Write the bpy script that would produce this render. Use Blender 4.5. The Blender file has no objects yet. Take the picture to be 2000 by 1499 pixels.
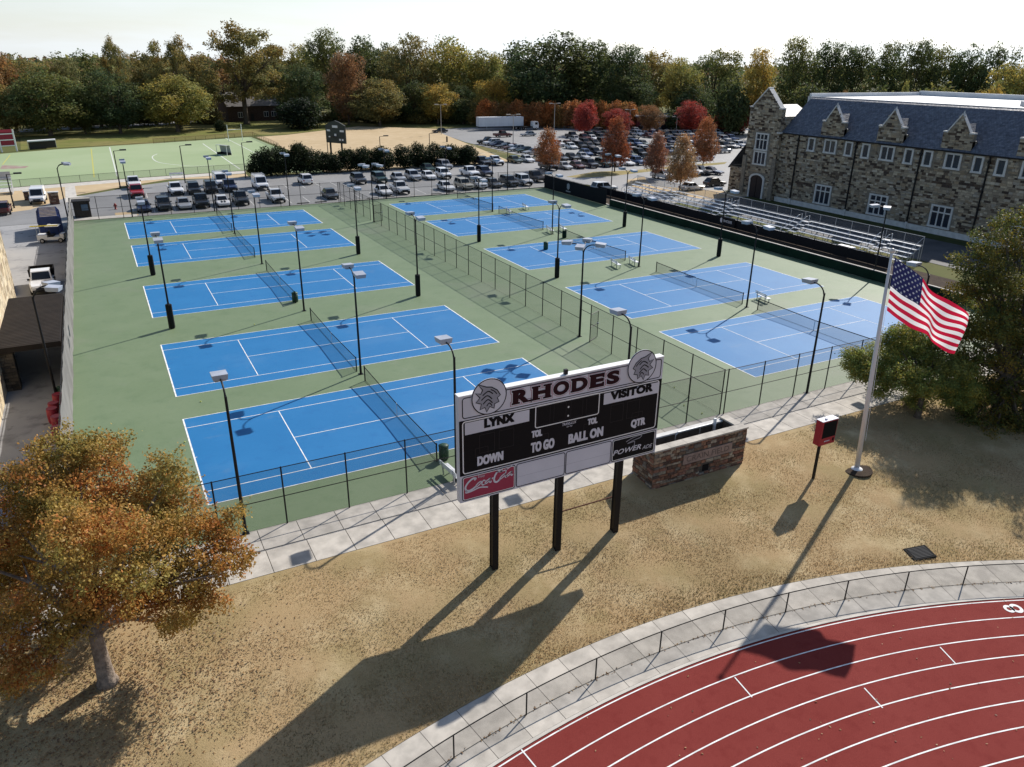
import bpy, bmesh, math, random
import numpy as np
from mathutils import Vector, Matrix
rnd = random.Random(7)
nrg = np.random.default_rng(11)
scene = bpy.context.scene
COL = scene.collection

# ------------------------------------------------------------------ camera, sky, sun, exposure
CAM = np.array([-1.9526, -35.4573, 20.4788]); FPX = 1482.144
PITCH, YAW, ROLL = 0.4023, 0.4916, 0.0125
def _rot(p, yw, r):
    cy, sy, cp, sp, cr, sr = math.cos(yw), math.sin(yw), math.cos(p), math.sin(p), math.cos(r), math.sin(r)
    f = np.array([sy*cp, cy*cp, -sp]); ri = np.array([cy, -sy, 0.0]); u = np.cross(ri, f)
    return ri*cr+u*sr, -ri*sr+u*cr, f
CR, CU, CF = _rot(PITCH, YAW, ROLL)
cam = bpy.data.cameras.new('camera'); cam_o = bpy.data.objects.new('camera', cam); COL.objects.link(cam_o)
cam.sensor_width = 36.0; cam.lens = FPX/2000*36.0; cam.clip_start = 0.5; cam.clip_end = 4000
cam_o.matrix_world = Matrix(((CR[0], CU[0], -CF[0], CAM[0]), (CR[1], CU[1], -CF[1], CAM[1]), (CR[2], CU[2], -CF[2], CAM[2]), (0, 0, 0, 1)))
scene.camera = cam_o
SUN_AZ, SUN_EL = math.radians(64.0), math.radians(37.0)
world = bpy.data.worlds.new('World'); scene.world = world; world.use_nodes = True
def _world():
    nt = world.node_tree; N = nt.nodes; L = nt.links
    bg = N['Background']; sky = N.new('ShaderNodeTexSky'); sky.sky_type = 'NISHITA'; sky.sun_disc = False
    sky.sun_elevation = SUN_EL; sky.sun_rotation = SUN_AZ; sky.air_density = 1.0; sky.dust_density = 0.7
    tc = N.new('ShaderNodeTexCoord'); sp = N.new('ShaderNodeSeparateXYZ'); L.new(tc.outputs['Generated'], sp.inputs[0])
    mp = N.new('ShaderNodeMapping'); mp.inputs['Scale'].default_value = (1.2, 1.2, 9.0); L.new(tc.outputs['Generated'], mp.inputs[0])
    nz = N.new('ShaderNodeTexNoise'); nz.inputs['Scale'].default_value = 2.2; nz.inputs['Detail'].default_value = 6; nz.inputs['Roughness'].default_value = .55
    L.new(mp.outputs[0], nz.inputs['Vector'])
    r1 = N.new('ShaderNodeMapRange'); r1.inputs[1].default_value = .36; r1.inputs[2].default_value = .6; r1.inputs[3].default_value = .62; r1.inputs[4].default_value = 1.0
    L.new(nz.outputs['Fac'], r1.inputs[0])
    r2 = N.new('ShaderNodeMapRange'); r2.inputs[1].default_value = 0.0; r2.inputs[2].default_value = .17; r2.inputs[3].default_value = 1.0; r2.inputs[4].default_value = 0.0
    r2.interpolation_type = 'SMOOTHSTEP'; L.new(sp.outputs['Z'], r2.inputs[0])
    mu = N.new('ShaderNodeMath'); mu.operation = 'MULTIPLY'; L.new(r1.outputs[0], mu.inputs[0]); L.new(r2.outputs[0], mu.inputs[1])
    mx = N.new('ShaderNodeMix'); mx.data_type = 'RGBA'; L.new(mu.outputs[0], mx.inputs['Factor']); L.new(sky.outputs[0], mx.inputs['A'])
    mx.inputs['B'].default_value = (1, 1, 1, 1)
    # thin high veil, brighter towards the sun's side of the sky as forward-scattering haze is
    dt = N.new('ShaderNodeVectorMath'); dt.operation = 'DOT_PRODUCT'; L.new(tc.outputs['Generated'], dt.inputs[0]); dt.inputs[1].default_value = (math.sin(SUN_AZ), math.cos(SUN_AZ), 0)
    r3 = N.new('ShaderNodeMapRange'); r3.inputs[1].default_value = -1; r3.inputs[2].default_value = 1; r3.inputs[3].default_value = 3.2; r3.inputs[4].default_value = 10.6; L.new(dt.outputs['Value'], r3.inputs[0])
    vc = N.new('ShaderNodeVectorMath'); vc.operation = 'SCALE'; vc.inputs[0].default_value = (.90, .96, 1.0); L.new(r3.outputs[0], vc.inputs['Scale']); L.new(vc.outputs[0], mx.inputs['B'])
    L.new(mx.outputs['Result'], bg.inputs[0]); bg.inputs[1].default_value = 0.10
_world()
sl = bpy.data.lights.new('sun', 'SUN'); sl.energy = 4.8; sl.angle = math.radians(0.53); sl.color = (1.0, 0.945, 0.87)
sun_o = bpy.data.objects.new('sun', sl); COL.objects.link(sun_o)
SUND = Vector((math.sin(SUN_AZ)*math.cos(SUN_EL), math.cos(SUN_AZ)*math.cos(SUN_EL), math.sin(SUN_EL)))
sun_o.rotation_euler = (-SUND).to_track_quat('-Z', 'Y').to_euler(); sun_o.location = (60, 40, 60)
scene.view_settings.view_transform = 'Standard'; scene.view_settings.look = 'None'
scene.view_settings.exposure = 0.28; scene.view_settings.gamma = 1.0
scene.render.engine = 'CYCLES'
scene.cycles.use_denoising = True
scene.cycles.max_bounces = 6; scene.cycles.diffuse_bounces = 2; scene.cycles.glossy_bounces = 2
scene.cycles.transparent_max_bounces = 24; scene.cycles.caustics_reflective = False; scene.cycles.caustics_refractive = False

# ------------------------------------------------------------------ pixel (2000x1499 photo) -> world helpers
def ray(px, py): return CF + CR*(px-1000)/FPX - CU*(py-749.5)/FPX
def G(px, py, z=0.0):
    d = ray(px, py); t = (z-CAM[2])/d[2]; p = CAM+d*t; return Vector((p[0], p[1], z))
def AT_DEPTH(px, py, depth): return Vector(CAM+ray(px, py)*depth)
def depth_of(p): return float((np.array(p)-CAM) @ CF)
def up_z(x, y, py):
    # height of the point above (x, y) that is seen at picture row py
    a = np.array([x, y, 0.0])-CAM; k = (749.5-py)/FPX
    return float((k*(a@CF)-(a@CU))/(CU[2]-k*CF[2]))
# track bend (centre and radii measured from the lane lines), lawn slope down to it
TC = (14.024, -62.043); R_OUT, R_FENCE, R_IN, R_L1, LANE, TZ = 46.68, 45.0, 44.01, 43.76, 1.072, -1.6
def smooth(t): t = max(0., min(1., t)); return t*t*(3-2*t)
def gz(x, y):
    if y >= -7.0: return 0.0
    r = math.hypot(x-TC[0], y-TC[1])
    if r <= R_OUT: return TZ
    dx = max(-44.0, min(44.0, x-TC[0])); ye = TC[1]+math.sqrt(R_OUT**2-dx*dx)
    t = (-7.0-y)/max(.5, -7.0-ye)
    t = max(0., min(1., t)); return TZ*(0.75*t+0.25*smooth(t))
def GL(px, py):
    z = 0.0
    for _ in range(12): p = G(px, py, z); z = gz(p.x, p.y)
    return Vector((p.x, p.y, z))

# ------------------------------------------------------------------ materials
MATS = {}
def new_mat(name):
    m = bpy.data.materials.new(name); m.use_nodes = True; nt = m.node_tree
    return m, nt, nt.nodes['Principled BSDF'], nt.nodes, nt.links
def mat(name, col, rough=.7, spec=.3, metal=0., var=0., scale=3., bump=0., bscale=20., col2=None, detail=4., emit=None, objrand=0., coat=0.):
    if name in MATS: return MATS[name]
    m, nt, b, N, L = new_mat(name)
    b.inputs['Roughness'].default_value = rough; b.inputs['Metallic'].default_value = metal
    b.inputs['Specular IOR Level'].default_value = spec; b.inputs['Coat Weight'].default_value = coat
    b.inputs['Base Color'].default_value = (*col, 1)
    pos = None
    if var or col2 or bump:
        g = N.new('ShaderNodeNewGeometry'); pos = g.outputs['Position']
    src = None
    if var or col2:
        nz = N.new('ShaderNodeTexNoise'); nz.inputs['Scale'].default_value = scale; nz.inputs['Detail'].default_value = detail
        L.new(pos, nz.inputs['Vector'])
        mx = N.new('ShaderNodeMix'); mx.data_type = 'RGBA'
        c2 = col2 or tuple(c*(1-var) for c in col); c1 = col if col2 else tuple(min(1, c*(1+var)) for c in col)
        mr = N.new('ShaderNodeMapRange'); mr.inputs[1].default_value = .35; mr.inputs[2].default_value = .65
        L.new(nz.outputs['Fac'], mr.inputs[0]); L.new(mr.outputs[0], mx.inputs['Factor'])
        mx.inputs['A'].default_value = (*c1, 1); mx.inputs['B'].default_value = (*c2, 1); src = mx.outputs['Result']
    if objrand:
        oi = N.new('ShaderNodeObjectInfo'); hs = N.new('ShaderNodeHueSaturation')
        mr = N.new('ShaderNodeMapRange'); mr.inputs[3].default_value = 1-objrand; mr.inputs[4].default_value = 1+objrand
        L.new(oi.outputs['Random'], mr.inputs[0]); L.new(mr.outputs[0], hs.inputs['Value'])
        if src: L.new(src, hs.inputs['Color'])
        else: hs.inputs['Color'].default_value = (*col, 1)
        src = hs.outputs[0]
    if src: L.new(src, b.inputs['Base Color'])
    if bump:
        nb = N.new('ShaderNodeTexNoise'); nb.inputs['Scale'].default_value = bscale; nb.inputs['Detail'].default_value = 3
        L.new(pos, nb.inputs['Vector']); bp = N.new('ShaderNodeBump'); bp.inputs['Strength'].default_value = bump; bp.inputs['Distance'].default_value = .05
        L.new(nb.outputs['Fac'], bp.inputs['Height']); L.new(bp.outputs[0], b.inputs['Normal'])
    MATS[name] = m; return m
def layered(name, stops, rough=.8, spec=.2, bump=.3, bscale=30.):
    # several noise layers mixed over one base colour: stops = [(colour), (colour, scale, lo, hi, amount), ...]
    m, nt, b, N, L = new_mat(name); g = N.new('ShaderNodeNewGeometry')
    cur = None
    for i, s in enumerate(stops):
        if i == 0: continue
        nz = N.new('ShaderNodeTexNoise'); nz.inputs['Scale'].default_value = s[1]; nz.inputs['Detail'].default_value = 5; nz.inputs['Roughness'].default_value = .6
        mp = N.new('ShaderNodeMapping'); mp.inputs['Location'].default_value = (i*13.7, i*5.1, 0); mp.inputs['Scale'].default_value = s[5] if len(s) > 5 else (1, 1, 1)
        L.new(g.outputs['Position'], mp.inputs[0]); L.new(mp.outputs[0], nz.inputs['Vector'])
        mr = N.new('ShaderNodeMapRange'); mr.inputs[1].default_value = s[2]; mr.inputs[2].default_value = s[3]; mr.inputs[4].default_value = s[4]
        L.new(nz.outputs['Fac'], mr.inputs[0])
        mx = N.new('ShaderNodeMix'); mx.data_type = 'RGBA'; L.new(mr.outputs[0], mx.inputs['Factor'])
        if cur is None: mx.inputs['A'].default_value = (*stops[0], 1)
        else: L.new(cur, mx.inputs['A'])
        mx.inputs['B'].default_value = (*s[0], 1); cur = mx.outputs['Result']
    L.new(cur, b.inputs['Base Color']); b.inputs['Roughness'].default_value = rough; b.inputs['Specular IOR Level'].default_value = spec
    if bump:
        nb = N.new('ShaderNodeTexNoise'); nb.inputs['Scale'].default_value = bscale; nb.inputs['Detail'].default_value = 4; L.new(g.outputs['Position'], nb.inputs['Vector'])
        bp = N.new('ShaderNodeBump'); bp.inputs['Strength'].default_value = bump; bp.inputs['Distance'].default_value = .06
        L.new(nb.outputs['Fac'], bp.inputs['Height']); L.new(bp.outputs[0], b.inputs['Normal'])
    MATS[name] = m; return m
def leaf_mat(name, transl=.42, rough=.55):
    # leaf colour = the tree's own colour (object colour) times a per-leaf tint stored on the mesh
    m, nt, b, N, L = new_mat(name); oi = N.new('ShaderNodeObjectInfo'); at = N.new('ShaderNodeAttribute'); at.attribute_name = 'tint'
    mx = N.new('ShaderNodeMix'); mx.data_type = 'RGBA'; mx.blend_type = 'MULTIPLY'; mx.inputs['Factor'].default_value = 1
    L.new(oi.outputs['Color'], mx.inputs['A']); L.new(at.outputs['Color'], mx.inputs['B'])
    L.new(mx.outputs['Result'], b.inputs['Base Color']); b.inputs['Roughness'].default_value = rough; b.inputs['Specular IOR Level'].default_value = .25
    tr = N.new('ShaderNodeBsdfTranslucent'); L.new(mx.outputs['Result'], tr.inputs['Color'])
    ms = N.new('ShaderNodeMixShader'); ms.inputs[0].default_value = transl; L.new(b.outputs[0], ms.inputs[1]); L.new(tr.outputs[0], ms.inputs[2])
    L.new(ms.outputs[0], N['Material Output'].inputs[0]); MATS[name] = m; return m
def attr_mat(name, rough=.85, spec=.2, bump=.3, bscale=12., gain=1.):
    m, nt, b, N, L = new_mat(name); at = N.new('ShaderNodeAttribute'); at.attribute_name = 'tint'; g = N.new('ShaderNodeNewGeometry')
    nz = N.new('ShaderNodeTexNoise'); nz.inputs['Scale'].default_value = bscale; nz.inputs['Detail'].default_value = 4; L.new(g.outputs['Position'], nz.inputs['Vector'])
    hs = N.new('ShaderNodeHueSaturation'); mr = N.new('ShaderNodeMapRange'); mr.inputs[1].default_value = .3; mr.inputs[2].default_value = .7; mr.inputs[3].default_value = .75*gain; mr.inputs[4].default_value = 1.25*gain
    L.new(nz.outputs['Fac'], mr.inputs[0]); L.new(mr.outputs[0], hs.inputs['Value']); L.new(at.outputs['Color'], hs.inputs['Color']); L.new(hs.outputs[0], b.inputs['Base Color'])
    bp = N.new('ShaderNodeBump'); bp.inputs['Strength'].default_value = bump; bp.inputs['Distance'].default_value = .04; L.new(nz.outputs['Fac'], bp.inputs['Height']); L.new(bp.outputs[0], b.inputs['Normal'])
    b.inputs['Roughness'].default_value = rough; b.inputs['Specular IOR Level'].default_value = spec; MATS[name] = m; return m
def link_mat(name, col, pitch=.06, wire=.14, weave=0.):
    # woven wire whose strands are far thinner than a pixel: the share of wire covers, the rest is open air
    m, nt, b, N, L = new_mat(name); b.inputs['Base Color'].default_value = (*col, 1); b.inputs['Roughness'].default_value = .6
    tr = N.new('ShaderNodeBsdfTransparent'); ms = N.new('ShaderNodeMixShader'); ms.inputs[0].default_value = 1-(1-wire)**2; L.new(tr.outputs[0], ms.inputs[1]); L.new(b.outputs[0], ms.inputs[2])
    L.new(ms.outputs[0], N['Material Output'].inputs[0]); MATS[name] = m; return m

M_BLACK = mat('black paint', (.010, .010, .012), .5, .22)
M_WHITE = mat('white paint', (.78, .78, .78), .5, .4)
M_LINE = mat('white line paint', (.76, .77, .76), .75, .2, var=.16, scale=2.5)
M_ALU = mat('aluminium', (.80, .81, .83), .38, .5, metal=.1, var=.10, scale=2.)
M_GALV = mat('galvanised steel', (.45, .46, .48), .45, .5, metal=.6)
M_COURT = layered('green acrylic court', [(.142, .198, .108), ((.164, .218, .126), .25, .4, .65, .8), ((.095, .150, .076), .7, .52, .75, .5), ((.19, .22, .155), .9, .62, .78, .5), ((.09, .135, .07), 5., .55, .8, .5), ((.20, .215, .16), .12, .56, .66, .35), ((.085, .12, .07), 1.1, .66, .72, .35)], .62, .30, .12, 60)
M_BLUE = layered('blue acrylic court', [(.012, .152, .375), ((.018, .168, .40), .3, .4, .65, .8), ((.009, .122, .335), 1.2, .55, .75, .6), ((.075, .185, .35), .55, .62, .74, .6), ((.010, .12, .325), 6., .55, .8, .5), ((.05, .19, .40), .14, .56, .66, .4), ((.008, .11, .30), 1.7, .66, .72, .4)], .62, .28, .10, 60)
M_LAWN = layered('dry bermuda turf', [(.395, .280, .150), ((.300, .235, .112), .22, .45, .62, .75), ((.54, .43, .255), .5, .5, .7, .7), ((.30, .22, .11), 3.5, .5, .75, .5, (1, 2.2, 1)), ((.52, .41, .25), 14., .55, .8, .4), ((.25, .185, .09), .16, .52, .66, .55), ((.28, .235, .105), .35, .60, .72, .4)], .95, .1, .35, 26)
M_GROUND = layered('meadow', [(.105, .115, .040), ((.17, .145, .06), .03, .45, .6, .8), ((.06, .07, .025), .2, .5, .7, .6)], .95, .1, .3, 6)
M_TAN = layered('dormant tan turf', [(.52, .40, .25), ((.45, .34, .20), .06, .4, .65, .8), ((.60, .48, .32), .4, .5, .7, .6)], .95, .1, .3, 10)
M_TURF = layered('pale green sports turf', [(.31, .385, .215), ((.345, .415, .245), .05, .4, .6, .8), ((.27, .355, .185), .02, .5, .6, .5)], .85, .2, .1, 20)
M_ASPH = layered('worn grey asphalt', [(.235, .232, .228), ((.29, .285, .28), .12, .4, .65, .8), ((.15, .148, .147), .6, .56, .75, .55), ((.10, .10, .10), 1.6, .66, .76, .5), ((.19, .19, .19), 18., .5, .7, .4)], .62, .4, .15, 60)
M_CONC = mat('broom finished concrete', (.45, .415, .365), .85, .25, var=.16, scale=1.6, bump=.15, bscale=60, objrand=.09)
M_CONC2 = mat('kerb concrete', (.52, .49, .44), .85, .25, var=.12, scale=1.2)
M_TRACK = layered('red rubber track', [(.198, .034, .029), ((.220, .042, .036), .35, .4, .65, .7), ((.145, .017, .016), 2., .52, .75, .45), ((.25, .055, .045), 40., .58, .75, .5)], .9, .10, .35, 150)
M_LINK = link_mat('black chain link', (.020, .020, .020), .062, .12)
M_LINK2 = link_mat('galvanised chain link', (.10, .10, .095), .055, .125)
M_NETM = link_mat('tennis netting', (.030, .034, .042), .05, .15)
M_SCREEN_G = mat('grey windscreen', (.20, .195, .19), .85, .1, var=.18, scale=.6)
M_SCREEN_D = mat('dark green windscreen', (.010, .028, .018), .8, .1, var=.2, scale=.8)
M_SCREEN_B = mat('black windscreen', (.012, .013, .016), .8, .1)
M_MULCH = layered('dark mulch', [(.055, .040, .030), ((.10, .075, .05), 1.5, .5, .7, .7), ((.03, .022, .018), 6., .5, .7, .6)], .95, .1, .6, 12)
M_GLASS = mat('dark glass', (.012, .015, .02), .08, .6)
M_GLASSB = mat('leaded pane', (.018, .025, .04), .15, .6)
M_TYRE = mat('tyre rubber', (.014, .014, .014), .8, .2)
M_RIM = mat('wheel alloy', (.35, .35, .36), .35, .5, metal=.8)
M_LAMP = mat('headlight', (.62, .64, .66), .15, .6)
M_TAIL = mat('tail light red', (.25, .01, .01), .25, .5)
M_LEAF = leaf_mat('leaves')
M_LEAF_FAR = leaf_mat('far leaves', .44, .7)
M_BARK = mat('bark', (.115, .090, .068), .95, .1, var=.35, scale=6, bump=.7, bscale=18)
M_BARKL = mat('pale bark', (.23, .185, .15), .95, .1, var=.3, scale=5, bump=.7, bscale=16)
M_STONE = attr_mat('fieldstone')
M_LIME = mat('limestone trim', (.60, .59, .57), .85, .2, var=.1, scale=2)
M_MORTAR = mat('mortar', (.23, .20, .16), .95, .1, var=.2, scale=3)

# ------------------------------------------------------------------ mesh collecting
class MB:
    def __init__(s): s.v = []; s.f = []; s.m = []; s.c = []; s.hascol = False
    def add(s, vs, fs, mi=0, col=None):
        o = len(s.v); s.v += [tuple(v) for v in vs]; s.f += [tuple(i+o for i in f) for f in fs]; s.m += [mi]*len(fs)
        s.c += [col or (1, 1, 1)]*len(fs); s.hascol = s.hascol or col is not None
        return s
    def quad(s, a, b, c, d, mi=0, col=None): return s.add([a, b, c, d], [(0, 1, 2, 3)], mi, col)
    def box(s, x0, x1, y0, y1, z0, z1, mi=0, col=None, faces='xXyYzZ'):
        v = [(x0, y0, z0), (x1, y0, z0), (x1, y1, z0), (x0, y1, z0), (x0, y0, z1), (x1, y0, z1), (x1, y1, z1), (x0, y1, z1)]
        F = {'x': (0, 4, 7, 3), 'X': (1, 2, 6, 5), 'y': (0, 1, 5, 4), 'Y': (2, 3, 7, 6), 'z': (0, 3, 2, 1), 'Z': (4, 5, 6, 7)}
        return s.add(v, [F[k] for k in faces], mi, col)
    def obox(s, c, ax, ay, az, mi=0, col=None):
        c, ax, ay, az = Vector(c), Vector(ax), Vector(ay), Vector(az)
        v = [c+ax*i+ay*j+az*k for k in (-1, 1) for j in (-1, 1) for i in (-1, 1)]
        return s.add(v, [(0, 2, 3, 1), (4, 5, 7, 6), (0, 1, 5, 4), (2, 6, 7, 3), (0, 4, 6, 2), (1, 3, 7, 5)], mi, col)
    def tube(s, pts, rs, n=8, mi=0, col=None, cap=True):
        pts = [Vector(p) for p in pts]
        if isinstance(rs, (int, float)): rs = [rs]*len(pts)
        rings = []; prev = None
        for i, p in enumerate(pts):
            d = (pts[min(i+1, len(pts)-1)]-pts[max(i-1, 0)]).normalized()
            a = prev if prev is not None else (Vector((0, 0, 1)) if abs(d.z) < .9 else Vector((1, 0, 0)))
            u = (a-d*a.dot(d)).normalized(); w = d.cross(u); prev = u
            rings.append([p+(u*math.cos(2*math.pi*k/n)+w*math.sin(2*math.pi*k/n))*rs[i] for k in range(n)])
        vs = [v for r in rings for v in r]; fs = []
        for i in range(len(pts)-1):
            for k in range(n): fs.append((i*n+k, i*n+(k+1) % n, (i+1)*n+(k+1) % n, (i+1)*n+k))
        if cap: fs += [tuple(range(n-1, -1, -1)), tuple((len(pts)-1)*n+k for k in range(n))]
        return s.add(vs, fs, mi, col)
    def lathe(s, prof, c=(0, 0, 0), n=12, mi=0):
        vs = [(c[0]+r*math.cos(2*math.pi*k/n), c[1]+r*math.sin(2*math.pi*k/n), c[2]+z) for r, z in prof for k in range(n)]
        fs = [(i*n+k, i*n+(k+1) % n, (i+1)*n+(k+1) % n, (i+1)*n+k) for i in range(len(prof)-1) for k in range(n)]
        fs += [tuple(range(n-1, -1, -1)), tuple((len(prof)-1)*n+k for k in range(n))]
        return s.add(vs, fs, mi)
    def prism(s, poly, d, mi=0, col=None):
        # poly: list of 3D points (planar), extruded by vector d
        n = len(poly); d = Vector(d); a = [Vector(p) for p in poly]; vs = a+[p+d for p in a]
        fs = [tuple(range(n-1, -1, -1)), tuple(range(n, 2*n))]+[(k, (k+1) % n, n+(k+1) % n, n+k) for k in range(n)]
        return s.add(vs, fs, mi, col)
    def mesh(s, name, mats, off=(0, 0, 0), smooth=False, fixn=False):
        me = bpy.data.meshes.new(name); o = Vector(off)
        me.from_pydata([Vector(v)-o for v in s.v], [], s.f)
        for m in (mats if isinstance(mats, (list, tuple)) else [mats]): me.materials.append(m)
        if any(s.m): me.polygons.foreach_set('material_index', s.m)
        if s.hascol:
            at = me.attributes.new('tint', 'FLOAT_COLOR', 'FACE'); at.data.foreach_set('color', [x for c in s.c for x in (*c, 1.0)])
        if smooth: me.polygons.foreach_set('use_smooth', [True]*len(me.polygons))
        if fixn:
            b = bmesh.new(); b.from_mesh(me); bmesh.ops.recalc_face_normals(b, faces=b.faces); b.to_mesh(me); b.free()
        return me
    def build(s, name, mats, parent=None, smooth=False, **k):
        off = parent.location if parent is not None else (0, 0, 0)
        if parent is not None and parent.parent is not None: off = parent.location+parent.parent.location
        return put(name, s.mesh(name, mats, off, smooth), parent, **k)
def put(name, me, parent=None, loc=(0, 0, 0), rot=(0, 0, 0), scale=(1, 1, 1), label=None, cat=None, group=None, kind=None, color=None, mat_=None):
    o = bpy.data.objects.new(name, me); COL.objects.link(o)
    o.location = loc; o.rotation_euler = rot; o.scale = scale
    if parent is not None: o.parent = parent
    if label: o['label'] = label
    if cat: o['category'] = cat
    if group: o['group'] = group
    if kind: o['kind'] = kind
    if color: o.color = (*color, 1)
    if mat_ is not None:
        o.material_slots[0].link = 'OBJECT'; o.material_slots[0].material = mat_
    return o
def thing(name, label, cat, loc=(0, 0, 0), rotz=0., group=None, scale=(1, 1, 1)):
    return put(name, None, None, loc, (0, 0, rotz), scale, label, cat, group)
def dup(root, loc, rotz=0., scale=None, **props):
    r = root.copy(); COL.objects.link(r); r.location = loc; r.rotation_euler = (0, 0, rotz)
    if scale: r.scale = scale
    for k, v in props.items(): r[k] = v
    for ch in root.children:
        c = ch.copy(); COL.objects.link(c); c.parent = r
        for g in ch.children:
            d = g.copy(); COL.objects.link(d); d.parent = c
    return r
UNIT = MB().box(-.5, .5, -.5, .5, 0, 1).mesh('unit_box', M_CONC)
def sheet(name, pts, z, m, kind='structure', grid=None, **k):
    b = MB().add([(p[0], p[1], z) for p in pts], [tuple(range(len(pts)))]); me = b.mesh(name, m)
    bm = bmesh.new(); bm.from_mesh(me); bmesh.ops.triangulate(bm, faces=bm.faces)
    for f in bm.faces:
        if f.normal.z < 0: f.normal_flip()
    bm.to_mesh(me); bm.free()
    return put(name, me, kind=kind, **k)
def rect(x0, x1, y0, y1): return [(x0, y0), (x1, y0), (x1, y1), (x0, y1)]

# ------------------------------------------------------------------ ground and lawn
def ground_grid():
    xs = sorted(set([-900, -500, -250, -120, -70]+[round(-50+1.5*i, 2) for i in range(94)]+[95, 120, 180, 260, 400, 700, 1100]))
    ys = sorted(set([-400, -250, -160, -110]+[round(-85+1.0*i, 2) for i in range(92)]+[10, 30, 60, 100, 150, 220, 320, 500, 800, 1300]))
    v = [(x, y, gz(x, y)-(.03 if y > -6.5 or abs(x-22) > 51 else .30)) for y in ys for x in xs]; n = len(xs)
    f = [(j*n+i, j*n+i+1, (j+1)*n+i+1, (j+1)*n+i) for j in range(len(ys)-1) for i in range(n-1)]
    b = MB().add(v, f); me = b.mesh('ground', [M_GROUND, M_LAWN], smooth=True)
    mi = []
    for p in me.polygons: c = p.center; mi.append(1 if c.y < -4 else 0)
    me.polygons.foreach_set('material_index', mi)
    put('ground', me, kind='structure')
ground_grid()
def lawn():
    # finer lawn skin between path and track
    xs = np.arange(-30, 75.1, .5); rows = 26; v = []; f = []
    for x in xs:
        dx = max(-44., min(44., x-TC[0])); ye = TC[1]+math.sqrt(R_OUT**2-dx*dx)
        for j in range(rows+1):
            t = j/rows; y = -6.95+(ye+6.95)*t
            v.append((x, y, TZ*(0.75*t+0.25*smooth(t))+.012 + (.03*math.sin(x*.9+y*1.3)*math.sin(x*.37-y*.8) if 0 < j < rows else 0)))
    m = rows+1
    for i in range(len(xs)-1):
        for j in range(rows): f.append((i*m+j, i*m+j+1, (i+1)*m+j+1, (i+1)*m+j))
    put('lawn', MB().add(v, f).mesh('lawn', M_LAWN, smooth=True), kind='structure')
lawn()
def grass_blades(n=170000):
    # dry turf blades, thicker towards the long grass beside the track
    x = nrg.uniform(-16, 50, n); y = np.zeros(n); z = np.zeros(n); keep = np.zeros(n, bool)
    dx = np.clip(x-TC[0], -44, 44); ye = TC[1]+np.sqrt(R_OUT**2-dx*dx)
    t = nrg.uniform(.01, .995, n)**.85; y = -6.95+(ye+6.95)*t
    ts = t*t*(3-2*t); z = TZ*(.75*t+.25*ts)+.01
    ins = (x > 20.6) & (x < 27.4) & (y > -8.9); tall = .024+.036*nrg.random(n)+.075*np.clip((t-.86)/.14, 0, 1)*nrg.random(n)
    patch = np.sin(x*.55+1.3*np.sin(y*.4))*np.sin(y*.7+x*.15)
    a = nrg.uniform(0, 2*np.pi, n); w = .012+.012*nrg.random(n); lean = nrg.uniform(.3, 1.1, n)*tall; b = nrg.uniform(0, 2*np.pi, n)
    v = np.zeros((n, 3, 3)); v[:, 0] = np.stack([x-np.cos(a)*w, y-np.sin(a)*w, z], 1); v[:, 1] = np.stack([x+np.cos(a)*w, y+np.sin(a)*w, z], 1)
    v[:, 2] = np.stack([x+np.cos(b)*lean, y+np.sin(b)*lean, z+tall], 1)
    k = nrg.random(n)[:, None]; dry = np.array([.57, .42, .235])*(1-k)+np.array([.41, .285, .15])*k; grn = np.array([.34, .28, .135])
    p2 = np.sin(x*.21+1.1*np.sin(y*.31+1.)+2.)*np.sin(y*.37+x*.09+.5)+.5*np.sin(x*.9+y*.6)*np.sin(y*1.3-x*.2); c = np.where(((patch+nrg.normal(0, .5, n)) > .72)[:, None], grn, dry)*nrg.uniform(.74, 1.06, n)[:, None]*(1-.26*np.clip(p2, -.6, 1))[:, None]
    sel = ~ins; tri_mesh('turf_blades', v[sel], c[sel], 'dry tan turf blades sloping down to the running track', 'grass')
def tri_mesh(name, v, c, label, cat):
    n = len(v); me = bpy.data.meshes.new(name); k = v.shape[1]
    me.vertices.add(n*k); me.vertices.foreach_set('co', v.reshape(-1).astype(np.float32)); me.loops.add(n*k); me.loops.foreach_set('vertex_index', np.arange(n*k, dtype=np.int32))
    me.polygons.add(n); me.polygons.foreach_set('loop_start', np.arange(0, n*k, k, dtype=np.int32)); me.update()
    at = me.attributes.new('tint', 'FLOAT_COLOR', 'FACE'); at.data.foreach_set('color', np.concatenate([c, np.ones((n, 1))], 1).astype(np.float32).reshape(-1))
    me.materials.append(M_LEAF)
    return put(name, me, label=label, cat=cat, kind='stuff', color=(1, 1, 1))
grass_blades()

# ------------------------------------------------------------------ running track, kerb walk, low fence
def ring(r0, r1, a0, a1, z, n):
    v = []; f = []
    for i in range(n+1):
        a = a0+(a1-a0)*i/n
        v += [(TC[0]+r0*math.cos(a), TC[1]+r0*math.sin(a), z), (TC[0]+r1*math.cos(a), TC[1]+r1*math.sin(a), z)]
    for i in range(n): f.append((2*i, 2*i+1, 2*i+3, 2*i+2))
    return v, f
A0, A1 = math.radians(20), math.radians(165)
track = put('running_track', MB().add(*ring(33.0, R_IN-.06, A1, A0, TZ+.004, 120)).mesh('running_track', M_TRACK), kind='structure')
for i in range(9):
    r = R_L1-i*LANE
    put('lane_line', MB().add(*ring(r-.026, r+.026, A1, A0, TZ+.009, 140)).mesh('lane_line', M_LINE), track)
def tick(px0, py0, px1, py1):
    a, b = G(px0, py0, TZ+.013), G(px1, py1, TZ+.013); d = (b-a).normalized(); n = Vector((-d.y, d.x, 0))*.025
    put('lane_tick', MB().quad(a+n, a-n, b-n, b+n).mesh('lane_tick', M_LINE), track)
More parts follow.
